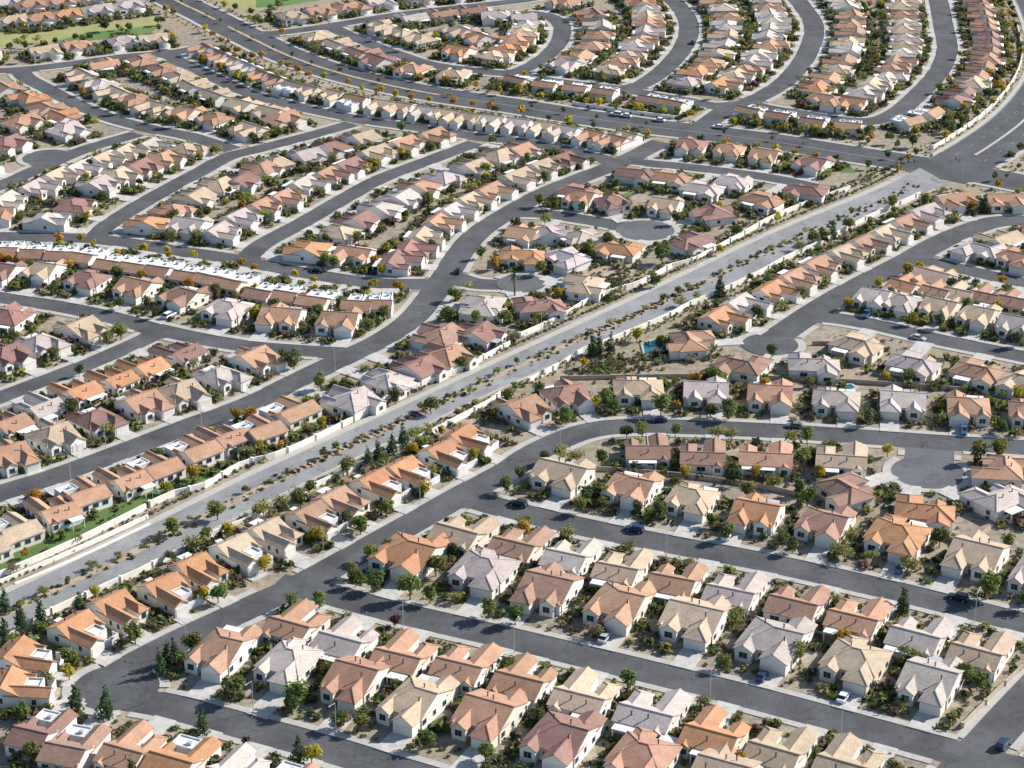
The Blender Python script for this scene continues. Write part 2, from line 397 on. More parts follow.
for o_ in (5.6, -5.6): dashes(mb, (bv.p+bv.n*o_)[j0:], .11, .122, 3, 9)
for o_ in (11, -11): dashes(mb, (bv.p+bv.n*o_)[j0:], .12, .122, 6, .05)
tag(mb.build('lane_marking', M['galv']), kind='structure')
# grass areas
def sheet(name, mat, pts, z=.012, kind='structure'):
    mb = MB(); mb.poly([(*G(*q), z) for q in pts][::-1]); return tag(mb.build(name, M[mat]), kind=kind)
GRASS = [('rough', [(-20,33),(60,29),(120,22),(157,15),(160,30),(120,32),(60,40),(-20,50)]), ('fairway', [(55,42),(85,33),(140,27),(158,28),(150,33),(95,40),(60,46)]),
 ('rough', [(212,-8),(310,-10),(300,2),(262,10),(225,8)]), ('fairway', [(256,-4),(330,-8),(322,0),(282,6),(256,8)]),
 ('lawn', [(-4,572),(60,545),(146,505),(200,482),(246,462),(262,446),(200,472),(130,498),(60,528),(-4,556)]),
 ('lawn', [(292,434),(320,428),(330,422),(305,422)]), ('lawn', [(358,274),(372,276),(380,263),(366,262)]), ('lawn', [(832,172),(855,173),(850,164),(835,164)]), ('lawn', [(830,95),(845,92),(842,88),(830,91)]),
 ('lawn', [(522,404),(548,402),(560,397),(552,392),(530,397)]), ('lawn', [(618,198),(626,200),(635,195),(626,193)]), ('lawn', [(100,308),(120,309),(122,304),(105,303)])]
for i, (mt, pts) in enumerate(GRASS):
    sheet('lawn' if mt != 'rough' else 'dry_grass', mt, pts, .012+.004*i, 'stuff')
# patches of bare yard beside streets
sheet('yard', 'median', [(560,300),(600,285),(642,268),(628,262),(585,268)], .06)

# ------------------------------------------------------------------ houses: parts as mesh data
ROOFC = {'T': (.39,.23,.15), 'O': (.43,.225,.118), 'N': (.46,.35,.25), 'G': (.44,.375,.345), 'M': (.26,.145,.122), 'B': (.31,.185,.135), 'W': (.50,.43,.36)}
CNAME = {'T': 'terracotta-roofed', 'O': 'orange-roofed', 'N': 'tan-roofed', 'G': 'grey-roofed', 'M': 'maroon-roofed', 'B': 'brown-roofed', 'W': 'cream-roofed'}
WALLC = [(.74,.70,.63), (.76,.74,.69), (.70,.64,.56), (.78,.76,.73), (.72,.68,.62), (.70,.63,.55)]

def wing_walls(mb, x0, x1, y0, y1, axis, eave, pitch, g0=True, g1=True):
    if axis == 'x':
        h = eave+(y1-y0)/2*pitch; ym = (y0+y1)/2
        for x, g in ((x0, g0), (x1, g1)):
            mb.poly([(x,y0,-.3),(x,y1,-.3),(x,y1,eave)] + ([(x,ym,h)] if g else []) + [(x,y0,eave)])
        mb.poly([(x0,y0,-.3),(x1,y0,-.3),(x1,y0,eave),(x0,y0,eave)]); mb.poly([(x1,y1,-.3),(x0,y1,-.3),(x0,y1,eave),(x1,y1,eave)])
    else:
        h = eave+(x1-x0)/2*pitch; xm = (x0+x1)/2
        for y, g in ((y0, g0), (y1, g1)):
            mb.poly([(x0,y,-.3),(x1,y,-.3),(x1,y,eave)] + ([(xm,y,h)] if g else []) + [(x0,y,eave)])
        mb.poly([(x0,y0,-.3),(x0,y1,-.3),(x0,y1,eave),(x0,y0,eave)]); mb.poly([(x1,y1,-.3),(x1,y0,-.3),(x1,y0,eave),(x1,y1,eave)])

def wing_roof(mb, x0, x1, y0, y1, axis, eave, pitch, g0=True, g1=True, o=.42, t=.17):
    """tiled roof slab over a wing; a side that is not a gable is hipped"""
    sw = axis != 'x'
    if sw: x0, x1, y0, y1 = y0, y1, x0, x1
    f = (lambda x, y, z: (y, x, z)) if sw else (lambda x, y, z: (x, y, z))
    half = (y1-y0)/2; ym = (y0+y1)/2; e = t+.03
    zr = eave+half*pitch+e; ze = zr-(half+o)*pitch
    og0 = .25 if g0 else o; og1 = .25 if g1 else o
    X0, X1, Y0, Y1 = x0-og0, x1+og1, y0-o, y1+o
    r0 = X0+(0 if g0 else half+o); r1 = X1-(0 if g1 else half+o)
    T = [(X0,Y0,ze),(X1,Y0,ze),(X1,Y1,ze),(X0,Y1,ze),(r0,ym,zr),(r1,ym,zr)]
    Bm = [(x,y,z-t) for x,y,z in T]
    T = [f(*q) for q in T]; Bm = [f(*q) for q in Bm]
    pl = lambda *q: mb.poly(list(q)[::-1] if sw else list(q))
    pl(T[0],T[1],T[5],T[4]); pl(T[2],T[3],T[4],T[5])
    pl(Bm[1],Bm[0],Bm[4],Bm[5]); pl(Bm[3],Bm[2],Bm[5],Bm[4])
    pl(Bm[0],Bm[1],T[1],T[0]); pl(Bm[2],Bm[3],T[3],T[2])
    if g0: pl(Bm[3],Bm[4],T[4],T[3]); pl(Bm[4],Bm[0],T[0],T[4])
    else: pl(T[3],T[0],T[4]); pl(Bm[3],Bm[0],T[0],T[3])
    if g1: pl(Bm[1],Bm[5],T[5],T[1]); pl(Bm[5],Bm[2],T[2],T[5])
    else: pl(T[1],T[2],T[5]); pl(Bm[1],Bm[2],T[2],T[1])
    mb.bar(T[4], T[5], .17, 1)
    if not g0: mb.bar(T[0], T[4], .13, 1); mb.bar(T[3], T[4], .13, 1)
    if not g1: mb.bar(T[1], T[5], .13, 1); mb.bar(T[2], T[5], .13, 1)

def window(kind='w', x=0, y=0, z=1.0, w=1.5, h=1.2, face='f'):
    """frame (trim) and pane (glass), on a wall looking -y (f), +y (b), +x (r) or -x (l)"""
    mb = MB()
    mb.box(-w/2-.09, w/2+.09, -.06, .02, z-.09, z+h+.09, 0)
    mb.box(-w/2, -.03, -.085, -.055, z, z+h, 1); mb.box(.03, w/2, -.085, -.055, z, z+h, 1)
    a = {'f': 0, 'b': math.pi, 'r': math.pi/2, 'l': -math.pi/2}[face]; c, s = math.cos(a), math.sin(a)
    mb.v = [(p[0]*c-p[1]*s+x, p[0]*s+p[1]*c+y, p[2]) for p in mb.v]
    return ('window', mb, ['trim', 'glass'])

def garage(x, y, w=4.8):
    mb = MB(); mb.box(x-w/2-.12, x+w/2+.12, y-.05, y+.02, 0, 2.42, 1)
    for k in range(4): mb.box(x-w/2, x+w/2, y-.10, y-.04, .02+k*.57, .56+k*.57, 0)
    return ('garage_door', mb, ['garage', 'trim'])
def fdoor(x, y):
    mb = MB(); mb.box(x-.6, x+.6, y-.05, y+.02, 0, 2.25, 1); mb.box(x-.5, x+.5, y-.09, y-.04, .02, 2.15, 0)
    return ('front_door', mb, ['door', 'trim'])
def vents(pts):
    out = []
    for x, y, z in pts:
        mb = MB(); mb.bar((x,y,z-.5), (x,y,z+.45), .16, 0, 6); mb.bar((x,y,z+.45), (x,y,z+.58), .24, 0, 6); out.append(('roof_vent', mb, ['dark']))
    return out
def patio(x0, x1, y0, y1, z=2.5, mat='trim'):
    mb = MB(); mb.box(x0, x1, y0, y1, z, z+.2)
    for x in (x0+.25, x1-.25): mb.box(x-.12, x+.12, y1-.4, y1-.16, 0, z-.002)
    return ('patio_cover', mb, [mat])
def flatroom(x0, x1, y0, y1, z=2.6, par=.3):
    """white walled flat roof with raised parapet and roof units"""
    mb = MB(); q = .22
    mb.box(x0, x1, y0, y1, -.3, z)
    mb.box(x0, x1, y0, y0+q, z+.001, z+par); mb.box(x0, x1, y1-q, y1, z+.001, z+par)
    mb.box(x0, x0+q, y0+q, y1-q, z+.001, z+par); mb.box(x1-q, x1, y0+q, y1-q, z+.001, z+par)
    return ('flat_roof_carport', mb, ['white'])
def court(x0, x1, y0, y1, z=2.1):
    mb = MB(); q = .25
    mb.box(x0, x1, y0, y0+q, 0, z); mb.box(x0, x0+q, y0+q, y1, 0, z*.98); mb.box(x1-q, x1, y0+q, y1, 0, z*.98)
    return ('courtyard_wall', mb, ['white'])
def chimney(x, y, z):
    mb = MB(); mb.box(x-.45, x+.45, y-.35, y+.35, 2, z); mb.box(x-.55, x+.55, y-.45, y+.45, z, z+.18); return ('chimney', mb, ['wall'])

def house_model(kind):
    wl, rf = MB(), MB(); parts = []
    def wing(*a, g0=True, g1=True):
        wing_walls(wl, *a, g0=g0, g1=g1); wing_roof(rf, *a, g0=g0, g1=g1)
    P = .43
    if kind == 'gabled':            # deep main roof, wide garage gable and entry gable to the street
        P = .37; wing(-6.5, 6.5, -3.4, 9.0, 'x', 2.95, P, g0=False); P = .43
        wing(.3, 6.2, -6.8, .6, 'y', 2.88, .54); wing(-6.2, -2.3, -5.2, 0, 'y', 2.90, .52)
        wing(.9, 6.3, 7, 11.8, 'y', 2.84, .4)
        parts += [garage(3.25, -6.8), fdoor(-.9, -3.4), window(x=-4.2, y=-5.2, w=1.9, h=1.4), window(x=6.5, y=-2.4, face='r'), window(x=6.5, y=1.6, face='r', w=1.1), window(x=6.5, y=5.6, face='r', w=1.4), window(x=-6.5, y=1.2, face='l'), window(x=-6.5, y=5, face='l', w=1),
                  window(x=-4, y=8.8, face='b', w=2), window(x=3.6, y=11.8, face='b', w=1.8), patio(-5.2, .2, 9, 11.6)] + vents([(-3, 4.6, 5.2), (1.6, 4, 5.4), (3.4, -.4, 5.0)])
    elif kind == 'twin':            # three gables over a deep main roof
        P = .37; wing(-6.5, 6.5, -3.0, 9.2, 'x', 2.95, P); P = .43
        wing(.9, 6.2, -6.6, .8, 'y', 2.88, .5, g0=False); wing(-5.2, -1.4, -5.4, .6, 'y', 2.92, .55); wing(-6.3, -5.3, -4.0, -1, 'y', 2.7, .4)
        wing(.4, 5.6, 7, 11.4, 'y', 2.84, .4)
        parts += [garage(3.55, -6.6, 4.5), fdoor(-.3, -3.0), window(x=-3.3, y=-5.4, w=1.9, h=1.4), window(x=6.5, y=-1.6, face='r'), window(x=6.5, y=2.6, face='r', w=1), window(x=6.5, y=6.2, face='r', w=1.2), window(x=-6.5, y=0, face='l'), window(x=-6.5, y=4.8, face='l', w=1.1),
                  window(x=-3.4, y=9.0, face='b', w=2), window(x=3, y=11.4, face='b', w=1.6), patio(-4.2, .2, 9.4, 12, mat='galv')] + vents([(-2, 5.2, 5.2), (.2, 4.2, 5.4), (3.4, .2, 5.2)])
    elif kind == 'hipfront':        # hipped main roof, hipped garage wing, one gable
        P = .38; wing(-6.6, 6.6, -3.0, 8.0, 'x', 2.95, P, g0=False, g1=False); P = .45
        wing(.6, 6.3, -6.8, 1, 'y', 2.9, P, g0=False); wing(-5.9, -2.2, -4.9, .6, 'y', 2.92, .5); wing(-5.4, -.6, 5, 10.6, 'y', 2.84, .4, g1=False)
        parts += [garage(3.45, -6.8, 4.6), fdoor(-.8, -3.0), window(x=-4.05, y=-4.9, w=1.8, h=1.4), window(x=6.6, y=.8, face='r'), window(x=6.6, y=5, face='r', w=1.1), window(x=6.3, y=-4.4, face='r', w=.9), window(x=-6.6, y=1.4, face='l'), window(x=-6.6, y=5, face='l', w=1.1),
                  window(x=-3, y=10.6, face='b', w=1.9), window(x=3.2, y=8, face='b', w=1.9), patio(.6, 5.4, 8.2, 10.8)] + vents([(-2, 4, 5.1), (2.6, 4.4, 5.0)])
    elif kind == 'deep':            # two long wings to the street, plain slope to the garden
        wing(-5.75, 5.75, -.5, 7.0, 'x', 2.9, P)
        wing(.6, 5.6, -7.6, 2.6, 'y', 2.86, P); wing(-5.6, -2.0, -5.4, 2.2, 'y', 2.88, P, g0=False); wing(2.6, 5.2, 4.5, 7.7, 'y', 2.6, .5)
        parts += [garage(3.1, -7.6, 4.4), fdoor(-1.0, -.5), window(x=-3.8, y=-5.4, w=1.6, h=1.4), window(x=5.75, y=4.9, face='r', w=1.1), window(x=5.6, y=-2.2, face='r', w=.9), window(x=5.6, y=-5, face='r', w=.9), window(x=-5.75, y=3.4, face='l'), window(x=-5.6, y=-2.4, face='l', w=.9),
                  window(x=3.9, y=7.7, face='b', w=1.5), window(x=-.4, y=7.0, face='b', w=2.2), window(x=-4, y=7.0, face='b', w=1.4), patio(-4.9, -.4, 7.2, 9.8)] + vents([(-2.4, 5.2, 4.2), (1.2, 5, 4.3)])
    elif kind == 'plain':           # as deep, covered terrace right along the garden side
        wing(-5.75, 5.75, -1.0, 7.2, 'x', 2.9, P)
        wing(1.0, 5.6, -7.2, 2.4, 'y', 2.86, P); wing(-5.6, -2.4, -4.2, 1.4, 'y', 2.88, P)
        wing(3.0, 5.5, 5, 7.8, 'y', 2.6, .5)
        parts += [garage(3.3, -7.2, 4.1), fdoor(-.8, -1.0), window(x=-4, y=-4.2, w=1.5, h=1.4), window(x=5.75, y=3.5, face='r', w=1), window(x=5.6, y=-3, face='r', w=.9), window(x=5.75, y=6, face='r', w=.8), window(x=-5.75, y=2.5, face='l'), window(x=-5.75, y=5.4, face='l', w=1.0),
                  window(x=4.2, y=7.8, face='b', w=1.3), window(x=.8, y=7.2, face='b', w=1.6), window(x=-3, y=7.2, face='b', w=2.2), patio(-5.2, 2.2, 7.4, 9.5)] + vents([(0, 5.4, 4.3)])
    elif kind == 'courtyard':       # garage wing to the street, white walled court beside it
        wing(-6, 6, -1, 6.6, 'x', 2.9, P)
        wing(-5.9, -.8, -8, 2.2, 'y', 2.86, P); wing(4.0, 5.8, -2.6, 1.8, 'y', 2.88, P)
        parts += [garage(-3.35, -8, 4.3), court(-.6, 5.9, -7.0, -5.0, 1.9), flatroom(-.55, 3.9, -4.9, -1.06, 2.75, .4), window(x=4.9, y=-2.6, w=.9), window(x=6, y=2.8, face='r', w=1.2), window(x=5.8, y=-1.6, face='r', w=.8), window(x=-5.9, y=-4.5, face='l', w=1), window(x=-6, y=3.2, face='l', w=1.2),
                  window(x=-2.6, y=6.6, face='b', w=2), window(x=2.6, y=6.6, face='b', w=1.8), patio(-1.2, 1.2, 6.8, 8.6)] + vents([(-1.6, 4.2, 4.4), (2.8, 4.4, 4.3)])
    elif kind in ('carport', 'villa'):   # attached house: ridge along the street, white flat roof on the street side
        wing(-5.1, 5.1, -.6, 6.8, 'x', 2.9, P)
        if kind == 'carport':
            parts += [flatroom(-4.3, -.3, -8.6, -1.6, 2.55, .35), flatroom(.3, 4.4, -6.6, -.66, 2.85, .3), garage(-2.3, -8.6, 3.6), window(x=2.2, y=-6.6, w=1.4)]
            for x0, y0 in ((-3.2, -6.6), (.6, -4.2), (2.4, -6.8)):
                q = MB(); q.box(x0, x0+1.1, y0, y0+.9, 2.6, 3.35); parts += [('roof_unit', q, ['galv'])]
        else:
            wing(-5.0, -1.0, -7.4, 1.5, 'y', 2.75, P); wing(3.4, 5.0, -3, 1.5, 'y', 2.75, P)
            parts += [flatroom(-.7, 4.7, -7.0, -3.2, 2.55, .3), garage(1.9, -7.0, 4.6), window(x=-3.4, y=-7.4, w=1.4)]
            for x0, y0 in ((.4, -5.2),):
                q = MB(); q.box(x0, x0+1.1, y0, y0+.8, 2.6, 3.2); parts += [('roof_unit', q, ['galv'])]
        parts += [window(x=5.1, y=2.4, face='r', w=1), window(x=-5.1, y=2.4, face='l', w=1), window(x=-3, y=6.8, face='b', w=1.7), window(x=0, y=6.8, face='b', w=1.7), window(x=3.1, y=6.8, face='b', w=1.7)]
        fin = MB(); fin.box(-5.24, -5.12, -.5, 6.7, 0, 3.4); parts += [('party_wall', fin, ['wall'])]
    elif kind == 'hipped':          # larger hip-roofed house with an L wing
        wing(-7, 7, -3.6, 4.8, 'x', 2.95, P, g0=False, g1=False)
        wing(1, 6.9, -8.4, .2, 'y', 2.9, P, g0=False); wing(-6, -1, 2.6, 8, 'y', 2.88, P); wing(-4.6, -1.4, -5.2, -.5, 'y', 3.0, P)
        parts += [garage(4, -8.4, 4.6), fdoor(-.4, -3.6), window(x=-3, y=-5.2, w=1.7, h=1.4), window(x=7, y=2, face='r', w=1.3), window(x=6.9, y=-5, face='r', w=.9), window(x=-7, y=0, face='l', w=1.3), window(x=-3.5, y=8, face='b', w=2), window(x=3, y=4.8, face='b', w=2), patio(.2, 4.8, 5.1, 8)] + vents([(-2, 1.5, 4.7), (2, 2, 4.7)])
    parts = [('wall', wl, ['wall']), ('roof', rf, ['roof', 'ridge'])] + parts
    return parts

KINDS_H = ['gabled', 'twin', 'hipfront', 'deep', 'plain', 'courtyard', 'carport', 'villa', 'hipped']
MODEL = {}
for k in KINDS_H:
    for flip in (0, 1):
        ps = house_model(k)
        if flip:
            for _, mb, _m in ps:
                mb.v = [(-x, y, z) for x, y, z in mb.v]; mb.f = [f[::-1] for f in mb.f]
        MODEL[k, flip] = ps

# every row: (street it fronts, model, flip, "x y roofcolour" ...) - roof centres in the photograph
ROWS = [
 ('bottom', 'villa', 0, '37 731 M,75 742 B,133 746 T,178 757 O,236 770 G,282 782 T'),
 ('bottom', 'gabled', 0, '213 655 T,281 666 G,347 684 T,406 706 N,480 720 T,553 743 M,636 762 T,716 782 N'),
 ('lower', 'deep', 0, '298 621 T,348 637 G,405 652 T,466 661 T,526 676 T,586 692 N,652 708 G,717 730 O,780 746 N,850 760 N,920 781 T'),
 ('lower', 'gabled', 0, '401 557 O,478 573 G,542 593 B,613 608 T,689 623 N,768 645 G,850 665 N,925 686 G'),
 ('upper', 'plain', 1, '464 529 N,520 541 B,571 553 G,622 565 N,677 577 T,735 588 G,798 600 B,858 614 T,920 632 G,981 648 N,1048 664 T'),
 ('upper', 'twin', 0, '556 476 N,626 490 T,688 501 N,753 516 O,820 526 B,893 539 O,972 559 N,1034 577 G'),
 ('bend', 'plain', 1, '647 446 B,703 450 B,766 453 T,842 453 N'),
 ('sac', 'hipped', 0, '846 488 B,925 509 O,1002 496 G,1003 466 T'),
 ('bend', 'twin', 0, '532 410 T,571 398 B,639 391 N,706 394 G,770 397 T,836 402 G,903 404 G,969 410 T,1030 414 T'),
 ('lane', 'hipped', 0, '814 363 G,857 343 N,914 362 G,978 370 T,1026 380 N'),
 ('hook', 'hipped', 1, '690 340 T,740 364 B'),
 ('lane', 'gabled', 0, '866 295 G,898 303 G,936 308 N,974 316 N,1014 326 G'),
 ('cross', 'plain', 0, '908 282 O,940 288 T,962 290 N,988 293 B,1016 298 B'),
 ('cross', 'hipped', 1, '980 250 G,1016 256 T'),
 ('hook', 'plain', 0, '725 317 O,746 303 G,777 290 O,800 277 T,823 264 T,848 252 N,869 242 B,890 232 N,910 222 T,930 211 G,958 199 T,1008 200 T'),
 ('bend', 'courtyard', 0, '472 437 O,450 453 O,412 470 O,383 483 O,346 501 T,319 516 T,278 534 N,243 550 N,203 570 O,172 590 O,122 608 O,85 629 O,30 655 O,24 684 O'),
 ('ess', 'villa', 0, '-19 541 N,13 526 N,53 507 T,83 491 T,123 476 T,155 464 T,193 447 T,223 434 T,257 426 T,292 409 T'),
 ('ess', 'gabled', 1, '341 396 G,379 376 G,408 363 M,436 352 T,467 330 M,430 333 B,474 303 G'),
 ('ess', 'twin', 0, '15 458 T,60 438 N,103 421 M,150 405 T,187 394 N,228 377 G,264 360 T'),
 ('spur', 'plain', 0, '5 420 T,38 404 G,75 388 O,112 376 O,142 364 O,178 350 M'),
 ('spur', 'gabled', 0, '12 357 M,47 344 G,90 329 N'),
 ('shallow', 'gabled', 1, '15 311 M'),
 ('shallow', 'twin', 0, '-4 272 M,37 271 N,82 280 M,130 288 T,175 297 B,222 310 G,278 318 T,336 322 T'),
 ('carport', 'carport', 0, '8 248 T,35 250 B,61 252 B,87 254 T,113 261 T,138 264 T,163 267 B,190 272 T,212 275 T,235 280 T,264 290 B,290 292 T,317 297 T,359 301 T,387 303 B'),
 ('climb', 'gabled', 1, '60 219 G,82 204 M,107 184 G,125 176 N,147 167 M,170 159 T,193 148 N'),
 ('climb', 'plain', 0, '10 199 W,38 186 G,60 175 N,82 167 G,107 158 N,130 150 N,155 144 G'),
 ('climb', 'gabled', 0, '140 220 O,165 207 T,187 194 N,210 183 N,232 178 M,252 167 T,272 159 N,301 151 G,328 143 M,356 134 N'),
 ('climbb', 'plain', 1, '224 230 G,243 216 G,266 205 T,288 196 T,308 183 G,332 173 T,353 164 M,379 151 N,408 142 T,437 133 T'),
 ('climbb', 'gabled', 0, '301 246 O,333 229 N,350 217 M,374 205 G,393 195 G,414 183 T,438 174 G,466 163 N,490 153 N,512 147 T'),
 ('ess', 'plain', 0, '403 265 M,416 248 M,428 235 N,443 221 T,457 210 G,474 199 N,497 190 T,522 175 N,546 165 N,570 158 M'),
 ('sacc', 'twin', 0, '527 228 T,558 230 G,590 233 W'),
 ('sacc', 'hipped', 1, '617 247 O,692 240 M'),
 ('sacb', 'hipped', 0, '522 254 O,566 256 G,584 283 N,540 304 M'),
 ('sacc', 'gabled', 0, '577 198 T,616 202 M,662 206 N,706 213 M'),
 ('slip', 'gabled', 0, '690 146 M,727 150 T,762 156 T,808 163 M'),
 ('slip', 'hipped', 0, '575 188 M,636 172 M,670 176 T,702 187 G,762 198 T,806 186 M'),
 ('bow', 'plain', 1, '372 109 N,392 111 N,419 114 G,441 116 N,466 118 N,489 121 W,516 124 G,540 128 N,563 131 G,588 136 T,613 140 T,637 138 N'),
]
HOUSES = []
def add_house(px, py, c, road, model, flip, auto=False):
    x, y = G(px, py, 3.2)
    HOUSES.append(dict(x=x, y=y, c=c, road=road, model=model, flip=flip, auto=auto))
mixers = {'villa': ('villa', 'villa', 'deep', 'villa', 'deep', 'villa', 'villa', 'deep'), 'courtyard': ('courtyard', 'courtyard', 'courtyard', 'courtyard', 'deep', 'courtyard', 'deep', 'courtyard', 'deep', 'courtyard', 'deep', 'courtyard', 'courtyard', 'courtyard'), 'gabled': ('gabled', 'hipfront', 'twin', 'gabled', 'twin'), 'twin': ('twin', 'gabled', 'hipfront', 'twin', 'gabled', 'hipfront'), 'plain': ('plain', 'deep'), 'deep': ('deep', 'plain', 'deep')}
for road, model, flip, txt in ROWS:
    row = []
    for j, q in enumerate(txt.split(',')):
        a, b_, c = q.split()
        mm = mixers.get(model, (model,)); mdl = mm[j % len(mm)]
        if model == 'courtyard' and mdl == 'deep': fl = 1
        else: fl = flip if rnd.random() < .8 or model in ('carport', 'villa', 'courtyard') else 1-flip
        add_house(float(a), float(b_), c, road, mdl, fl); row.append(HOUSES[-1])
    for j, h in enumerate(row):
        ds = [math.hypot(h['x']-g['x'], h['y']-g['y']) for k, g in enumerate(row) if abs(k-j) == 1]
        h['pitch'] = sum(ds)/len(ds) if ds else 16
BASEW = {'hipfront': 13.8, 'gabled': 13.8, 'twin': 13.8, 'deep': 12.2, 'plain': 12.2, 'courtyard': 12.6, 'carport': 10.6, 'villa': 10.6, 'hipped': 14.6}
def orient(h):
    r = RD[h['road']]; d, i, side = nearest(r, h['x'], h['y'])
    q = r.p[i]
    if h['model'] == 'hipped' or h['road'] in ('sac', 'sacb', 'sacc'):
        fx, fy = q[0]-h['x'], q[1]-h['y']
        for k, c, rad in DISC:
            if k == h['road'] and math.hypot(c[0]-h['x'], c[1]-h['y']) < d+rad+4: fx, fy = c[0]-h['x'], c[1]-h['y']
    else:
        sg = -1 if side > 0 else 1
        fx, fy = r.n[i][0]*sg, r.n[i][1]*sg
    h['rz'] = math.atan2(fy, fx)+math.pi/2; h['side'] = 0 if side > 0 else 1; h['s'] = r.s[i]; h['d'] = d
for h in HOUSES:
    orient(h)
    md = h['model']; gap = (2.3 if road == 'ess' else 1.5) if md in ('carport', 'villa') or (md == 'deep' and model == 'villa') else (5.0 if md in ('gabled', 'twin', 'hipfront') else 2.7)
    h['sx'] = min(1.12, max(.76, (h['pitch']-gap)/BASEW[md])) if md != 'hipped' else 1.0
    if md == 'villa' or (md == 'deep' and model == 'villa'):
        sh_ = rnd.uniform(-1.1, 1.1); h['x'] -= sh_*math.sin(h['rz']); h['y'] += sh_*math.cos(h['rz'])
    if md in ('gabled', 'twin', 'hipfront'):
        h['x'] -= 1.3*math.sin(h['rz']); h['y'] += 1.3*math.cos(h['rz'])

# rows farther off that simply follow their streets
def auto_row(road, side, setback, pitch, models, pal, s0=None, s1=None, pad=7.5, small=False):
    r = RD[road]; s0 = 6 if s0 is None else s0; s1 = r.s[-1]-4 if s1 is None else s1; q = s0+pitch/2
    while q < s1:
        i = int(np.searchsorted(r.s, q)); i = min(i, len(r.p)-1)
        off = (r.w/2+setback)*(1 if side == 0 else -1); p = r.p[i]+r.n[i]*off
        step = pitch
        X, Y, zz = *toscreen(*p, 3), 0
        ok = -40 < X < 1064 and -14 < Y < 780
        if ok and in_road(p[0], p[1], pad): ok = False
        if ok and abs(nearest(RD['parkway'], *p)[2]) < RD['parkway'].w/2+9: ok = False
        if ok:
            for g in HOUSES:
                if math.hypot(g['x']-p[0], g['y']-p[1]) < (pitch*.78 if g['road'] == road else (10 if small else 12.2)): ok = False; break
        if ok:
            mdl = rnd.choice(models)
            h = dict(x=p[0]+rnd.uniform(-.4,.4), y=p[1]+rnd.uniform(-.4,.4), c=rnd.choice(pal), road=road, model=mdl, flip=int(rnd.random() < .25), auto=True, pitch=pitch, small=small)
            orient(h)
            if h['side'] == side:
                h['sx'] = min(1.1, max(.74, (pitch-(.8 if mdl == 'carport' else 2.8))/BASEW[mdl])); HOUSES.append(h)
        q += step
PAL = 'TTTTOONNNNNGGWMB'; PT = 'TTTBBM'
PALT = 'NNNTTTWWGO'
S = ['gabled', 'twin', 'plain', 'deep', 'hipped', 'hipfront', 'hipfront']
cp = ['carport']
auto_row('bow', 1, 11, 14.5, S, PAL); auto_row('bow', 0, 7.8, 11.5, ['plain', 'plain', 'carport'], 'TTNNNTGWB', pad=5.5, small=True)
auto_row('inner', 1, 8.2, 11.3, cp, 'TTBT', pad=5.5, small=True); auto_row('archc', 1, 8.2, 11.3, cp, 'TTTB', pad=5.5, small=True, s0=RD['archc'].s[0]+4, s1=s_at(RD['archc'], 896, 113))
auto_row('archa', 0, 11, 13.5, S, PALT); auto_row('archa', 1, 11, 13.5, S, PALT)
auto_row('archb', 0, 11, 13.5, S, PALT); auto_row('archb', 1, 11, 13.5, S, PALT)
auto_row('archc', 0, 11, 13.0, S, PALT); auto_row('archc', 1, 11.5, 11.5, ['plain', 'deep', 'gabled'], 'TTTBNTTM', s0=s_at(RD['archc'], 905, 106), pad=6, small=True)
auto_row('inner', 0, 10.5, 14.5, S, PAL)
for sd in (0, 1):
    auto_row('oval', sd, 10.5, 14.5, S, PAL); auto_row('north', sd, 10.5, 15, S, PAL); auto_row('park', sd, 10.5, 15.5, S, PAL)
    auto_row('dogleg', sd, 10.5, 15, S, PAL); auto_row('sacd', sd, 10.5, 15, S, PAL); auto_row('slip', sd, 10.5, 15, S, PAL)
    auto_row('climb', sd, 10.5, 15, S, PAL); auto_row('climbb', sd, 10.5, 15, S, PAL); auto_row('carport', sd, 10.5, 15, S, PAL)
    auto_row('shallow', sd, 10.5, 15, S, PAL); auto_row('ess', sd, 10.5, 15, S, PAL, s1=s_at(RD['ess'], 625, 160)); auto_row('lane', sd, 10.5, 15, S, PAL); auto_row('hook', sd, 10.5, 15.5, S, PAL)
    auto_row('sacc', sd, 10.5, 15, S, PAL); auto_row('spur', sd, 10.5, 15, S, PAL); auto_row('cross', sd, 10.5, 15, S, PAL)
def fill(poly, rows, pal, road):
    pass
# a few loose houses of back rows traced one by one
for a, b_, c, rd in ((12,20,'N','park'), (38,18,'T','park'), (66,14,'O','park'), (98,9,'G','park'), (128,5,'G','park'), (30,4,'T','park'), (60,1,'T','park'), (92,-3,'N','park'), (5,2,'G','park'), (10,88,'W','dogleg'), (32,103,'O','dogleg'), (25,121,'T','sacd'), (68,128,'N','dogleg'), (10,143,'M','sacd'), (4,163,'T','sacd'), (50,112,'T','dogleg'), (92,133,'N','dogleg'),(431,18,'N','oval'),(466,15,'T','oval'),(496,13,'G','oval'),(403,22,'G','oval'),(373,28,'T','oval'),(391,33,'N','oval'),(428,40,'W','oval'),(448,49,'N','oval'),(471,53,'G','oval'),(493,55,'M','oval'),(473,36,'T','oval'),(506,42,'M','oval'),(455,30,'N','oval'),(285,118,'T','climb'),(268,126,'N','climb'),(300,124,'O','climb'),(318,122,'N','climb')):
    p = G(a, b_, 3)
    if all(math.hypot(g['x']-p[0], g['y']-p[1]) > 11 for g in HOUSES) and not in_road(*p, 5):
        add_house(a, b_, c, rd, 'gabled', 0, True); h = HOUSES[-1]; h['pitch'] = 15; orient(h); h['sx'] = 1.0

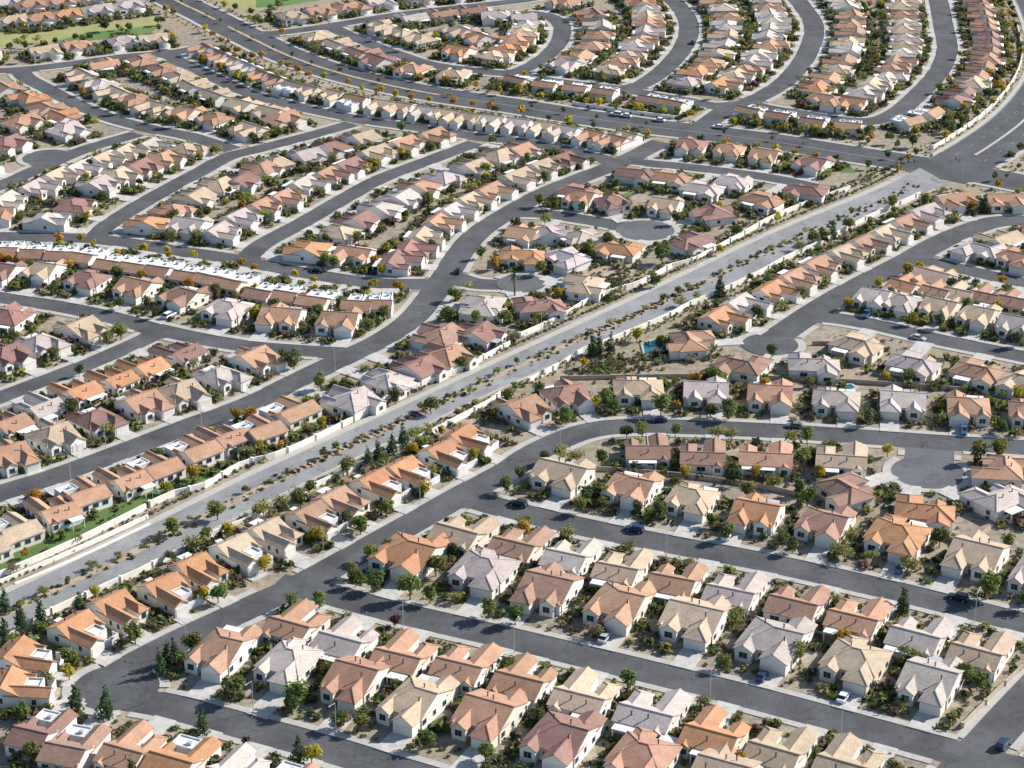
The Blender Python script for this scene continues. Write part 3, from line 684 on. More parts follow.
# drop houses whose footprint falls into a street
for h in HOUSES:
    near_ = depth(h['x'], h['y']) < 520
    h['sy'], h['sz'] = (1, 1) if near_ else ((.84, .93) if h['model'] in ('gabled', 'twin', 'hipfront') else (.9, .95))
    if depth(h['x'], h['y']) > 610 and h['model'] not in ('carport', 'villa') and not h.get('small'):
        q_ = min(1, (depth(h['x'], h['y'])-610)/80); h['sx'] *= 1-.02*q_; h['sy'] *= 1-.08*q_; h['sz'] *= 1-.08*q_
    if h.get('small'): h['sx'] *= .92; h['sy'] = .74; h['sz'] = .9
    if h['model'] == 'hipped': h['sx'] = .96
    if h['model'] == 'courtyard' or (h['road'] == 'bend' and h['model'] == 'deep'):
        h['sx'] *= .95; h['sy'] = .92; h['x'] -= 1.0*math.sin(h['rz']); h['y'] += 1.0*math.cos(h['rz'])
def local(h, x, y):
    c, s = math.cos(h['rz']), math.sin(h['rz'])
    y = y*h.get('sy', 1); return h['x']+c*x*h['sx']-s*y, h['y']+s*x*h['sx']+c*y
FRONT = {'hipfront': -6.8, 'gabled': -6.8, 'twin': -6.6, 'deep': -7.6, 'plain': -7.2, 'courtyard': -8, 'carport': -8.6, 'villa': -7.4, 'hipped': -8.4}
GX = {'hipfront': 3.45, 'gabled': 3.25, 'twin': 3.55, 'deep': 3.1, 'plain': 3.3, 'courtyard': -3.35, 'carport': -2.3, 'villa': 1.8, 'hipped': 4}
keep = []
for h in HOUSES:
    hit = False
    for _try in range(14):
        bad = [(x, y) for x in (-5.8, 0, 5.8) for y in (FRONT[h['model']], 0, 6) if in_road(*local(h, x, y), .8) ]
        if not bad: break
        # slide away from the street it stands in
        cx = sum(local(h, *q)[0] for q in bad)/len(bad); cy = sum(local(h, *q)[1] for q in bad)/len(bad)
        dx, dy = h['x']-cx, h['y']-cy; L = math.hypot(dx, dy) or 1; h['x'] += dx/L*.8; h['y'] += dy/L*.8
    else:
        hit = h['auto']
    if not hit: keep.append(h)
HOUSES = keep
# the garden model's centre lies behind its own middle: visible-size order
for h in HOUSES:
    h['dep'] = depth(h['x'], h['y']); X, Y = toscreen(h['x'], h['y'], 2); h['X'], h['Y'] = X, Y
    h['vis'] = -30 < X < 1054 and -18 < Y < 800
HOUSES = [h for h in HOUSES if h['vis']]
HOUSES.sort(key=lambda h: h['dep'])
N_IND = 300
print('houses', len(HOUSES), 'auto', sum(h['auto'] for h in HOUSES))

# labels: order along the street among those of the same look
def number(items, what):
    """ordinal along road & side among items of the same look"""
    grp = {}
    for it in items: grp.setdefault((it['road'], it['side'], it[what]), []).append(it)
    for g in grp.values():
        g.sort(key=lambda q: q['s'])
        for j, it in enumerate(g): it['ord'] = j+1; it['of'] = len(g)
def place_phrase(it):
    r = RD[it['road']]
    return f"on the {r.sides[it['side']]} side of {r.name}"
def phrase(it, noun):
    r = RD[it['road']]
    if it['of'] == 1: return f"only {noun} {place_phrase(it)}"
    return f"{ordinal(it['ord'])} {noun} from {r.end} {place_phrase(it)}"
number(HOUSES, 'c')

def tjit(c, a=.12, hue=.05):
    g = 1+rnd.uniform(-a, a)
    return tuple(max(0, v*g*(1+rnd.uniform(-hue, hue))) for v in c)

MESHES = {}
def proto_mesh(key, i):
    k = (key, i)
    if k not in MESHES:
        nm, mb, mats = MODEL[key][i]; MESHES[k] = mb.mesh(nm, [M[q] for q in mats])
    return MESHES[k]
FULL = 150
for n, h in enumerate(HOUSES):
    h['rc'] = tjit(ROOFC[h['c']], .13, .025); h['wc'] = tjit(rnd.choice(WALLC), .06, .03)
    if h['c'] == 'M' or h['c'] == 'G': h['wc'] = tjit((.72, .68, .64), .05, .02)
    if n >= N_IND: continue
    key = (h['model'], h['flip'])
    root = empty('house', (h['x'], h['y'], .03), h['rz']); root.scale = (h['sx'], h['sy'], h['sz'])
    noun = CNAME[h['c']]+' house'
    tag(root, phrase(h, noun), 'house', 'tile-roofed houses of the estate')
    for i, (nm, mb, mats) in enumerate(MODEL[key]):
        if n >= FULL and nm in ('window', 'roof_vent', 'front_door') and not (nm == 'window' and n < 230 and i % 2 == 0): continue
        if nm == 'patio_cover' and rnd.random() < .35: continue
        o = bpy.data.objects.new(nm, proto_mesh(key, i)); COL.objects.link(o); o.parent = root
        o.color = (*(h['rc'] if nm == 'roof' else h['wc']), 1)

# ------------------------------------------------------------------ merging helper for what is beyond counting
class Merge:
    def __init__(s, mats): s.V = []; s.Fl = []; s.Fs = []; s.Fm = []; s.C = []; s.n = 0; s.mats = mats; s.idx = {m: i for i, m in enumerate(mats)}
    def add(s, arr, mat4, cols):
        """arr: (verts, flat loops, sizes, slot names per face)"""
        v, loops, sizes, fm, vslot = arr
        s.V.append(v @ mat4[:3, :3].T + mat4[:3, 3]); s.Fl.append(loops+s.n); s.Fs.append(sizes); s.Fm.append(fm); s.C.append(cols); s.n += len(v)
    def build(s, name):
        V = np.concatenate(s.V); L = np.concatenate(s.Fl).astype(np.int32); Z = np.concatenate(s.Fs).astype(np.int32); FM = np.concatenate(s.Fm).astype(np.int32); C_ = np.concatenate(s.C)
        me = bpy.data.meshes.new(name)
        me.vertices.add(len(V)); me.vertices.foreach_set('co', V.astype(np.float32).ravel())
        me.loops.add(len(L)); me.loops.foreach_set('vertex_index', L)
        me.polygons.add(len(Z)); st = np.concatenate([[0], np.cumsum(Z)[:-1]]).astype(np.int32)
        me.polygons.foreach_set('loop_start', st)
        try: me.polygons.foreach_set('loop_total', Z)
        except Exception: pass
        for m in s.mats: me.materials.append(m)
        me.polygons.foreach_set('material_index', FM)
        a = me.attributes.new('Col', 'FLOAT_COLOR', 'POINT'); a.data.foreach_set('color', C_.astype(np.float32).ravel())
        me.update(calc_edges=True); me.validate()
        o = bpy.data.objects.new(name, me); COL.objects.link(o); return o
def to_arr(mb, slots):
    return (np.array(mb.v, float), np.array([i for f in mb.f for i in f]), np.array([len(f) for f in mb.f]), np.array([slots[m] for m in mb.m]), None)
def m4(x, y, z, rz, sx=1, sy=1, sz=1):
    return np.array(Matrix.Translation((x, y, z)) @ Matrix.Rotation(rz, 4, 'Z') @ Matrix.Diagonal((sx, sy, sz, 1)))

FARM = ['roof_m', 'ridge_m', 'wall_m', 'white', 'garage', 'trim', 'glass', 'galv', 'solar']
far = Merge([M[q] for q in FARM]); ARR = {}
for h in HOUSES[N_IND:]:
    key = (h['model'], h['flip'])
    for i, (nm, mb, mats) in enumerate(MODEL[key]):
        if nm in ('roof_vent', 'front_door', 'party_wall', 'roof_unit'): continue
        if nm == 'window' and i % 2: continue
        if (key, i) not in ARR: ARR[key, i] = to_arr(mb, [FARM.index(q+'_m' if q in ('roof', 'ridge', 'wall') else q) for q in mats])
        a = ARR[key, i]
        far.add(a, m4(h['x'], h['y'], .03, h['rz'], h['sx'], h['sy'], h['sz']), np.tile(np.array([*(h['rc'] if nm == 'roof' else h['wc']), 1]), (len(a[0]), 1)))
if far.V: tag(far.build('distant_house'), kind='stuff')

# ------------------------------------------------------------------ driveways
for n, h in enumerate(HOUSES):
    r = RD[h['road']]; gx = GX[h['model']]*(-1 if h['flip'] else 1); w = 2.5/h['sx']
    a = local(h, gx, FRONT[h['model']]+.1)
    d0 = nearest(r, *a)[0]-r.w/2
    if d0 > 20: continue
    L = None
    for k in range(1, 60):
        q = local(h, gx, FRONT[h['model']]-k*.4)
        if in_road(*q, .1): L = k*.4; break
    if L is None: continue
    z = .228+(n % 23)*.0013
    y0, y1 = FRONT[h['model']]+.2, FRONT[h['model']]-L
    P4 = [local(h, gx-w, y1), local(h, gx+w, y1), local(h, gx+w, y0), local(h, gx-w, y0)]
    h['drive'] = P4
DRV = MB()
for n, h in enumerate(HOUSES):
    if 'drive' not in h: continue
    z = .228+(n % 23)*.0013; P4 = h['drive']
    DRV.poly([(*q, z) for q in P4])
    for i in range(4): DRV.poly([(*P4[i], 0), (*P4[(i+1) % 4], 0), (*P4[(i+1) % 4], z), (*P4[i], z)])
tag(DRV.build('driveway', M['drive']), kind='structure')

# ------------------------------------------------------------------ occupancy raster (1 m) used to keep planting off streets, drives and houses
GX0, GY0, GW, GH = -320, 200, 640, 900
occ = np.zeros((GH, GW), bool)
yy, xx = np.mgrid[0:GH, 0:GW]; xx = xx+GX0+.5; yy = yy+GY0+.5
def mark_pts(P, rad):
    for x, y in P:
        x0, x1, y0, y1 = int(x-rad-GX0), int(x+rad-GX0)+1, int(y-rad-GY0), int(y+rad-GY0)+1
        if x1 < 0 or y1 < 0 or x0 >= GW or y0 >= GH: continue
        x0, y0 = max(0, x0), max(0, y0); sl = (slice(y0, y1), slice(x0, x1))
        occ[sl] |= (xx[sl]-x)**2+(yy[sl]-y)**2 < rad*rad
for r in RD.values(): mark_pts(r.p, r.w/2+(2.6 if r.key != 'parkway' else 3))
for k, c, rad in DISC: mark_pts([c], rad+2.6)
street_occ = occ.copy()
def mark_rect(h, x0, x1, y0, y1):
    R_ = 14; cx, cy = local(h, 0, (y0+y1)/2)
    sl = (slice(max(0, int(cy-R_-GY0)), max(0, int(cy+R_-GY0))), slice(max(0, int(cx-R_-GX0)), max(0, int(cx+R_-GX0))))
    c, s = math.cos(h['rz']), math.sin(h['rz']); dx, dy = xx[sl]-h['x'], yy[sl]-h['y']
    lx, ly = (c*dx+s*dy)/h['sx'], (-s*dx+c*dy)/h['sy']
    occ[sl] |= (lx > x0) & (lx < x1) & (ly > y0) & (ly < y1)
HREC = {'gabled': [(-6.9,6.9,-3.8,9.4),(0,6.6,-7.2,0),(-6.6,-2,-5.6,0),(.5,6.7,7,12.2)], 'twin': [(-6.9,6.9,-3.4,9.6),(.5,6.6,-7,0),(-5.6,-1,-5.8,0),(0,6,8,11.8)], 'hipfront': [(-7,7,-3.4,8.4),(.2,6.7,-7.2,0),(-6.2,-1.8,-5.3,0),(-5.8,-.2,7,11)], 'deep': [(-6.1,6.1,-1,8),(0,6,-8,0),(-6,-1.6,-5.8,0)], 'plain': [(-6.1,6.1,-1.4,8),(.6,6,-7.6,0),(-6,-2,-4.6,0)],
        'courtyard': [(-6.4,6.4,-1.4,7),(-6.3,6.3,-8.4,0)], 'carport': [(-5.4,5.4,-9,7.2)], 'villa': [(-5.4,5.4,-7.8,7.2)], 'hipped': [(-7.4,7.4,-4,5.2),(.6,7.3,-8.8,0),(-6.4,-.6,2,8.4)]}
for h in HOUSES:
    for x0, x1, y0, y1 in HREC[h['model']]:
        if h['flip']: x0, x1 = -x1, -x0
        mark_rect(h, x0-.3, x1+.3, y0-.3, y1+.3)
    if 'drive' in h:
        gx = GX[h['model']]*(-1 if h['flip'] else 1); mark_rect(h, gx-2.9, gx+2.9, FRONT[h['model']]-9, FRONT[h['model']])
def free(x, y):
    i, j = int(y-GY0), int(x-GX0)
    return 0 <= i < GH and 0 <= j < GW and not occ[i, j]

# ------------------------------------------------------------------ trees
def leafy(seed, n, blobs, size, flat=1.0):
    """crown of many small leaf clumps through an uneven volume made of blobs (x, y, z, r)"""
    q = random.Random(seed); mb = MB(); vol = [b[3]**2 for b in blobs]; tot = sum(vol)
    for _ in range(n):
        t = q.uniform(0, tot); k = 0
        while t > vol[k] and k < len(vol)-1: t -= vol[k]; k += 1
        bx, by, bz, br = blobs[k]
        d = Vector((q.gauss(0,1), q.gauss(0,1), q.gauss(0,1))).normalized()
        rr = br*(q.random()**.32)*q.uniform(.9, 1.12)
        c = Vector((bx, by, bz)) + Vector((d.x, d.y, d.z*flat))*rr
        nrm = (d*.8+Vector((q.gauss(0,.5), q.gauss(0,.5), q.gauss(.35,.4)))).normalized()
        u = nrm.orthogonal().normalized(); v = nrm.cross(u); a = q.uniform(0, 6.3)
        u, v = u*math.cos(a)+v*math.sin(a), v*math.cos(a)-u*math.sin(a)
        s = size*q.uniform(.55, 1.25)
        mb.poly([c-u*s, c-v*s*.6+u*s*.1, c+u*s, c+v*s*.62-u*s*.15])
    return mb
def trunk_mb(seed, h, r, limbs=4, spread=.9):
    q = random.Random(seed); mb = MB(); lean = (q.uniform(-.15,.15)*h, q.uniform(-.15,.15)*h)
    mb.bar((0,0,-.3), (lean[0]*.5, lean[1]*.5, h*.55), r, 0, 6, r*.7); mb.bar((lean[0]*.5, lean[1]*.5, h*.53), (*lean, h), r*.7, 0, 6, r*.35)
    for i in range(limbs):
        a = 6.28*i/limbs+q.uniform(-.4,.4); L = spread*q.uniform(.6,1)
        mb.bar((lean[0]*.5, lean[1]*.5, h*q.uniform(.45,.6)), (lean[0]+math.cos(a)*L, lean[1]+math.sin(a)*L, h*q.uniform(.95,1.25)), r*.5, 0, 5, r*.15)
    return mb
def round_blobs(seed, n, w, z0, z1):
    q = random.Random(seed); out = []
    for i in range(n):
        a = q.uniform(0, 6.28); d = w*q.uniform(.15, .62); z = q.uniform(z0+.25*(z1-z0), z1-.3*(z1-z0))
        out.append((math.cos(a)*d, math.sin(a)*d, z, w*q.uniform(.36, .62)))
    out.append((0, 0, (z0+z1)/2, w*.6)); return out
TREE = {}   # unit trees about 5 m tall
def add_proto(kind, variants): TREE[kind] = variants
TREE['broad'] = [(trunk_mb(s, 2.2, .16), leafy(s, 520, round_blobs(s, 7, 2.3, 1.2, 5.0), .37)) for s in (1, 2, 3, 4)]
TREE['loose'] = [(trunk_mb(s, 1.9, .12, 5, 1.4), leafy(s, 430, round_blobs(s, 9, 2.7, 1.2, 4.3), .30, .7)) for s in (11, 12, 13)]
TREE['cone'] = [(trunk_mb(s, 2.4, .14, 3, .4), leafy(s, 420, [(random.Random(s+i).uniform(-.22,.22), random.Random(s+9+i).uniform(-.22,.22), .7+i*.55, 1.25*(1-i/9.2)+.12) for i in range(9)], .28)) for s in (21, 22, 23)]
def palm(seed):
    q = random.Random(seed); t = MB(); t.bar((0,0,-.3), (.2,.1,5.0), .22, 0, 6, .16); mb = MB()
    for i in range(18):
        a = 6.28*i/18+q.uniform(-.15,.15); el = q.uniform(-.2, .9); p = Vector((.2,.1,5.0)); d = Vector((math.cos(a)*math.cos(el), math.sin(a)*math.cos(el), math.sin(el)))
        side = d.cross(Vector((0,0,1))).normalized()
        for k in range(4):
            w0, w1 = .22*(1-k/4.6), .22*(1-(k+1)/4.6); p2 = p+d*.55; mb.poly([p-side*w0, p+side*w0, p2+side*w1, p2-side*w1]); p = p2; d = (d+Vector((0,0,-.32))).normalized()
    return t, mb
TREE['palm'] = [palm(31), palm(32)]
TREE['shrub'] = [(None, leafy(s, 60, round_blobs(s, 4, .8, .05, 1.0), .26, .8)) for s in (41, 42, 43, 44)]
TLOW = {'broad': [leafy(s, 120, round_blobs(s, 7, 2.1, 1.3, 5.0), .58) for s in (1, 2, 3)], 'loose': [leafy(s, 90, round_blobs(s, 9, 2.5, 1.2, 4.2), .5, .7) for s in (11, 12)],
        'cone': [leafy(s, 110, [(0, 0, .7+i*.55, 1.25*(1-i/9.2)+.12) for i in range(9)], .5) for s in (21, 22)], 'shrub': [leafy(s, 26, round_blobs(s, 4, .8, .05, 1.0), .36, .8) for s in (41, 42, 43)]}
# letter: (prototype, colour, noun, height range)
TK = {'r': ('broad', (.19, .22, .06), 'green tree', (4.2, 5.6)), 'd': ('broad', (.115, .15, .05), 'dark tree', (4.0, 5.4)),
      'y': ('broad', (.52, .40, .045), 'yellow tree', (3.8, 5.0)), 'o': ('broad', (.50, .27, .04), 'orange tree', (3.8, 5.0)),
      'l': ('loose', (.29, .30, .085), 'pale-green tree', (4.0, 5.4)), 'c': ('cone', (.065, .105, .045), 'conical tree', (5.4, 7.2)),
      'm': ('broad', (.11, .035, .035), 'purple-leaved tree', (2.6, 3.4)), 'v': ('loose', (.25, .235, .11), 'olive tree', (3.2, 4.4)),
      'p': ('palm', (.05, .09, .025), 'palm tree', (5, 7)), 'x': ('broad', (.18, .215, .06), 'tall tree', (6.2, 7.6))}
TREES_TXT = '''
o232 411 o250 414 l195 541 y228 529 r172 526 r217 509 r205 534 o35 496 d72 406 r307 403 r431 404 c368 456 c378 449 c392 443 c403 435 l415 431 y441 430 y412 448 l281 499 l263 506 r347 465 r310 486 v298 491
r381 541 r367 550 r352 569 o351 514 y416 479 m421 488 r386 506 y316 534 r360 524 d456 544 r436 564 d506 484 y258 569 r508 394 d395 394 y473 454 y592 401 r606 395 d606 402 d614 406 x660 403 d709 404 x729 415 d627 431 r642 429
r676 429 l718 431 l732 432 d517 471 l560 450 l577 454 d602 456 d587 494 r614 489 d637 504 d659 509 r734 466 r747 489 d734 476 d712 519 r737 524 r578 506 l567 531 l629 544 d663 476 y757 470 r569 416 d536 454 r808 435 l790 438
r803 456 y888 449 x978 449 x1000 448 d868 416 d1003 426 d800 486 r808 496 l845 550 l838 548 l908 561 d783 539 d793 544 l773 479 r940 536 r1008 541 c20 616 c40 611 c4 628 c4 600 y95 591 c82 603 y69 672 c75 697 c106 701 c202 721 m87 698 r135 633
c160 661 c163 651 c170 648 r180 636 y200 593 r215 593 r190 658 o60 751 r39 746 r24 711 r70 656 c132 761 m245 741 v47 676 r235 688 d227 696 l27 642 r293 601 r318 600 x295 693 d291 703 v341 648 d351 581 d373 583 x406 588 r488 608 r430 593
c298 748 y313 752 d426 738 r342 713 r486 751 r360 721 r506 666 m395 620 d522 608 l734 611 o747 760 r628 678 r724 661 d540 716 c904 598 l908 652 r978 680 r963 666 r800 651 x985 588 y843 635 r1022 608
l800 244 r813 237 c833 229 r823 234 r849 223 r893 202 r794 292 y900 266 y920 267 y873 281 y947 274 o1000 282 r904 286 l938 292 o848 302 y908 321 d940 319 y1003 304 r965 305 r910 372 d770 352 r925 199 y778 217 c985 202 d1015 340
x662 252 l545 217 r589 246 r604 237 d737 230 y720 249 d677 217 c720 284 c599 342 c611 343 c593 344 y637 334 y584 362 r537 262 r527 197 d555 202 d582 207 p517 287 d754 309 r717 372 r654 279 l697 294 l680 300
y376 280 y384 268 o401 287 o313 297 o303 297 o263 293 y295 274 y371 302 r383 309 r368 324 d341 302 x297 359 d283 354 l467 284 r456 294 r448 312 r476 314 r496 312 r481 252 r323 382 d327 237 r331 257 r346 257 r358 237 d431 242 d428 199 r461 362 r318 309
y82 238 y144 247 y165 252 y187 258 o241 262 o142 272 o190 277 y75 262 o4 254 l21 214 d125 297 d172 302 r215 289 d122 267 y252 292 r32 329 r15 339 r110 339 r125 332 d72 367 l112 377 l172 234 l195 232 y225 202 r172 214 d102 197 o60 237
d107 100 l125 70 l95 120 d120 107 l152 117 r175 120 l195 105 o195 62 y202 57 o215 67 o237 50 o221 40 o252 55 y235 75 y252 80 d162 20 d157 20 d75 37 d45 45 d26 45 d55 41 d170 45 l217 147 d10 112 d22 57 r37 135
o261 55 o288 65 o308 74 o348 82 o382 89 o453 101 o476 102 o491 106 o411 97 o338 97 d401 127 d371 135 d386 135 d403 45 d451 26 d378 35 y496 92 y476 85 y463 117 l263 175 l268 136 y376 162 y398 152 l311 160 r493 140 d503 170 r481 167
y532 72 d549 75 y567 85 y599 102 y664 110 y639 107 y692 114 y649 134 y574 115 y524 109 o552 126 y541 96 d547 177 y759 107 y757 122 y732 122 y622 77 r599 77 d717 92 r527 157
o870 4 d875 15 d878 35 y878 57 y960 54 o949 79 r940 87 y1003 5 y1005 15 y1010 25 r1013 40 o1010 54 y1008 65 o998 85 d1000 72 d988 92 y970 107 r963 120 d950 125 y915 129 d890 137 o872 137 y815 129 y785 127 d868 130 d913 140 d1008 145 d1010 155 o1003 180 d860 67 d843 110
'''
TREES = []
def near_road(x, y, keys=None):
    best = None
    for k, r in RD.items():
        d, i, side = nearest(r, x, y); d -= r.w/2
        if best is None or d < best[0]: best = (d, k, r.s[i], 0 if side > 0 else 1)
    return best
def add_tree(x, y, kd, h):
    d, k, s, sd = near_road(x, y)
    TREES.append(dict(x=x, y=y, kd=kd, h=h, road=k, side=sd, s=s, dep=depth(x, y), key=TK[kd][2]))
tq = random.Random(5)
for tok in TREES_TXT.replace('\n', ' ').split():
    if tok[0].isalpha(): kd = tok[0]; px = float(tok[1:]); continue
    py = float(tok); h = tq.uniform(*TK[kd][3])*(1.0 if kd not in 'oy' else .95)
    x, y = G(px, py, h*.55)
    for _ in range(14):      # stand beside the street, not in it
        i, j = int(y-GY0), int(x-GX0)
        if not (0 <= i < GH and 0 <= j < GW): break
        bad = None
        for k, r in RD.items():
            if k == 'parkway': continue
            d, ii, side = nearest(r, x, y)
            if d < r.w/2+1.2: bad = (r.n[ii]*(1 if side > 0 else -1)); break
        if bad is None: break
        x += bad[0]*.6; y += bad[1]*.6
    for _ in range(12):      # and not inside a house
        i, j = int(y-GY0), int(x-GX0)
        if not (0 <= i < GH and 0 <= j < GW) or not occ[i, j] or street_occ[i, j]: break
        g = min(HOUSES, key=lambda q: (q['x']-x)**2+(q['y']-y)**2); L = math.hypot(x-g['x'], y-g['y']) or 1
        x += (x-g['x'])/L*.7; y += (y-g['y'])/L*.7
    add_tree(x, y, kd, h)
# yard trees about the other houses
for n, h in enumerate(HOUSES):
    for k in range((rnd.choice((3, 4, 4, 5)) if n > 200 else rnd.choice((2, 3, 3, 4))) if n > 70 else rnd.choice((0, 1, 1, 2))):
        lx = rnd.uniform(-9, 9); ly = rnd.choice((rnd.uniform(-11, -5), rnd.uniform(7.5, 13), rnd.uniform(7.5, 12), rnd.uniform(-8, 9)))
        x, y = local(h, lx, ly)
        if not free(x, y) or any(math.hypot(t['x']-x, t['y']-y) < 3 for t in TREES): continue
        kd = rnd.choice('rrrddlllvvyyo' if h['dep'] > 500 else 'rrdllvv'); add_tree(x, y, kd, rnd.uniform(2.4, 4.6) if kd != 'l' else rnd.uniform(3, 5.2))
# street trees along the avenues
def tree_line(P, off, step, kinds, hr, jit=1.2):
    s = np.concatenate([[0], np.cumsum(np.linalg.norm(np.diff(P, axis=0), axis=1))]); t = np.gradient(P, axis=0); t /= np.linalg.norm(t, axis=1)[:, None]
    q = step/2
    while q < s[-1]:
        i = min(int(np.searchsorted(s, q)), len(P)-1); x, y = P[i]+np.array([-t[i][1], t[i][0]])*off; x += rnd.uniform(-jit, jit); y += rnd.uniform(-jit, jit)
        X, Y = toscreen(x, y, 2)
        if -10 < X < 1034 and -6 < Y < 775 and rnd.random() < .85 and not in_road(x, y, .8, ('parkway', 'avenue')): add_tree(x, y, (kd := rnd.choice(kinds)), rnd.uniform(*hr))
        q += step*rnd.uniform(.7, 1.4)
tree_line(RD['carport'].p, -7.5, 13, 'yyol', (2.6, 4.2)); tree_line(RD['avenue'].p, -13, 9, 'yyyoodd', (3, 4.6)); tree_line(RD['avenue'].p, 12.5, 12, 'yordd', (2.8, 4.2)); tree_line(RD['avenue'].p, 0, 15, 'rld', (2.2, 3.2), .4)
tree_line(RD['broad'].p, 16.5, 8, 'yoddd', (3, 4.8)); tree_line(RD['broad'].p, -17, 12, 'drl', (3, 4.6))
tree_line(L1[:200]*.5+L2[:200]*.5, 0, 7.5, 'llrv', (1.9, 3.6), 1.3); tree_line(PS, -3.4, 13, 'rlvdl', (2.4, 3.8), .7); tree_line(PN, 6.5, 16, 'rlvl', (2.2, 3.4), .8)
for _ in range(60):
    px, py = rnd.choice(((rnd.uniform(0, 160), rnd.uniform(40, 52)), (rnd.uniform(0, 160), rnd.uniform(22, 34)), (rnd.uniform(215, 330), rnd.uniform(2, 24)), (rnd.uniform(90, 170), rnd.uniform(30, 48)), (rnd.uniform(900, 975), rnd.uniform(118, 140))))
    x, y = G(px, py)
    if free(x, y): add_tree(x, y, rnd.choice('ddrl'), rnd.uniform(3, 5.5))
TREES = [t for t in TREES if -30 < toscreen(t['x'], t['y'], 2)[0] < 1054 and -15 < toscreen(t['x'], t['y'], 2)[1] < 795]
# count by size as well where many of a kind line one street
TREES.sort(key=lambda t: t['dep']/t['h'])
for j, t in enumerate(TREES): t['ind'] = j < 300
cnt = {}
for t in TREES: cnt.setdefault((t['road'], t['side'], t['key']), []).append(t)
for g in cnt.values():
    if len(g) > 5:
        g.sort(key=lambda t: t['h'])
        for j, t in enumerate(g):
            base = t['key']
            if len(base.split()) == 2: t['key'] = ('small ' if j < len(g)/2 else 'large ')+base
number(TREES, 'key')
MT = {}
for kd, var in TREE.items():
    for i, (tr, cr) in enumerate(var):
        MT[kd, i] = (tr.mesh('trunk', [M['bark']]) if tr else None, cr.mesh('crown', [M['leaf']]))
farT = Merge([M['leaf_m']]); TARR = {k: [to_arr(m, [0]) for m in v] for k, v in TLOW.items()}
print('trees', len(TREES))
for t in TREES:
    pr, col, noun, hr = TK[t['kd']]
    c = tjit(col, .22, .12); sc = t['h']/5.0; wsc = sc*rnd.uniform(.88, 1.12)
    if t['ind']:
        v = rnd.randrange(len(TREE[pr])); root = empty('palm_tree' if pr == 'palm' else 'tree', (t['x'], t['y'], .0), rnd.uniform(0, 6.28)); root.scale = (wsc, wsc, sc)
        ph = phrase(t, t['key'])
        if len(ph.split()) > 16: ph = ph.replace(' side of', ' side,')
        if len(ph.split()) > 16: ph = ph.replace(' from the ', ' from ')
        tag(root, ph, 'tree', 'trees along the estate streets')
        tm, cm = MT[pr, v]
        a = bpy.data.objects.new('trunk', tm); COL.objects.link(a); a.parent = root
        b_ = bpy.data.objects.new('crown', cm); COL.objects.link(b_); b_.parent = root; b_.color = (*c, 1)
    else:
        pr2 = pr if pr in TARR else 'broad'; a = rnd.choice(TARR[pr2]); farT.add(a, m4(t['x'], t['y'], 0, rnd.uniform(0, 6.28), wsc, wsc, sc), np.tile(np.array([*c, 1]), (len(a[0]), 1)))
tag(farT.build('distant_tree'), kind='stuff')

# ------------------------------------------------------------------ shrubs in the yards
SHR = []
SC = [(.14, .165, .05), (.19, .21, .065), (.24, .235, .09), (.10, .125, .05), (.26, .235, .11), (.18, .12, .085), (.16, .17, .085), (.22, .24, .07)]
for n, h in enumerate(HOUSES):
    m_ = 42 if n < 90 else (44 if n < 200 else (46 if n < 330 else 46))
    got = 0
    for k in range(m_*5):
        if got >= m_: break
        fr_ = rnd.random() < .55; e = 8.6/h['sx']
        if fr_: lx, ly = rnd.uniform(-e, e), rnd.uniform(FRONT[h['model']]-8, FRONT[h['model']]+4)
        elif rnd.random() < .4: lx, ly = rnd.choice((-1, 1))*rnd.uniform(e-2.6, e), rnd.uniform(-7, 9)
        else: lx, ly = rnd.uniform(-e, e), rnd.uniform(7, 14)
        x, y = local(h, lx, ly)
        if h['model'] in ('villa', 'deep') and h['road'] == 'ess' and h['dep'] < 560 and ly > 6 and rnd.random() < .8: continue
        if free(x, y): got += 1; SHR.append((x, y, rnd.choice((.5, .7, .8, 1.0, 1.3, 1.7, 2.1))*rnd.uniform(.8, 1.2)*(1.15 if not fr_ else 1)*(1.2 if n > 230 else 1), h['road'], h['side'], fr_, n))
def shrub_line(P, offs, step, size, key, jit=.5, a=0, b_=None):
    P = P[a:b_]; s = np.concatenate([[0], np.cumsum(np.linalg.norm(np.diff(P, axis=0), axis=1))]); t = np.gradient(P, axis=0); t /= np.linalg.norm(t, axis=1)[:, None]
    for off in offs:
        q = 0
        while q < s[-1]:
            i = min(int(np.searchsorted(s, q)), len(P)-1); x, y = P[i]+np.array([-t[i][1], t[i][0]])*off
            x += rnd.uniform(-jit, jit); y += rnd.uniform(-jit, jit)
            X, Y = toscreen(x, y)
            if -10 < X < 1034 and -6 < Y < 775 and not in_road(x, y, .5, ('parkway',)): SHR.append((x, y, rnd.uniform(*size), key, 0, True, 9999))
            q += step*rnd.uniform(.6, 1.5)
mid = (L1+L2)/2
shrub_line(mid, (-1.2, 1.0, 0), 3.4, (.4, 1.2), 'median', 1.0); shrub_line(mid, (-.6, 0, .6), 1.1, (.45, .8), 'red', .3, 58, 92); shrub_line(mid, (-.5, .5), 1.3, (.45, .8), 'red', .3, 118, 150)
shrub_line(PN, (4.2, 4.8), 1.6, (.5, .95), 'verge', .3); shrub_line(PN, (7.5, 9, 11), 2.0, (.6, 1.3), 'verge', .7, 95); shrub_line(PN, (6.4,), 2.4, (.4, .8), 'verge', .4, 30, 95); shrub_line(PS, (-2.0, -3.0, -4.0), 2.4, (.45, .9), 'verge', .5)
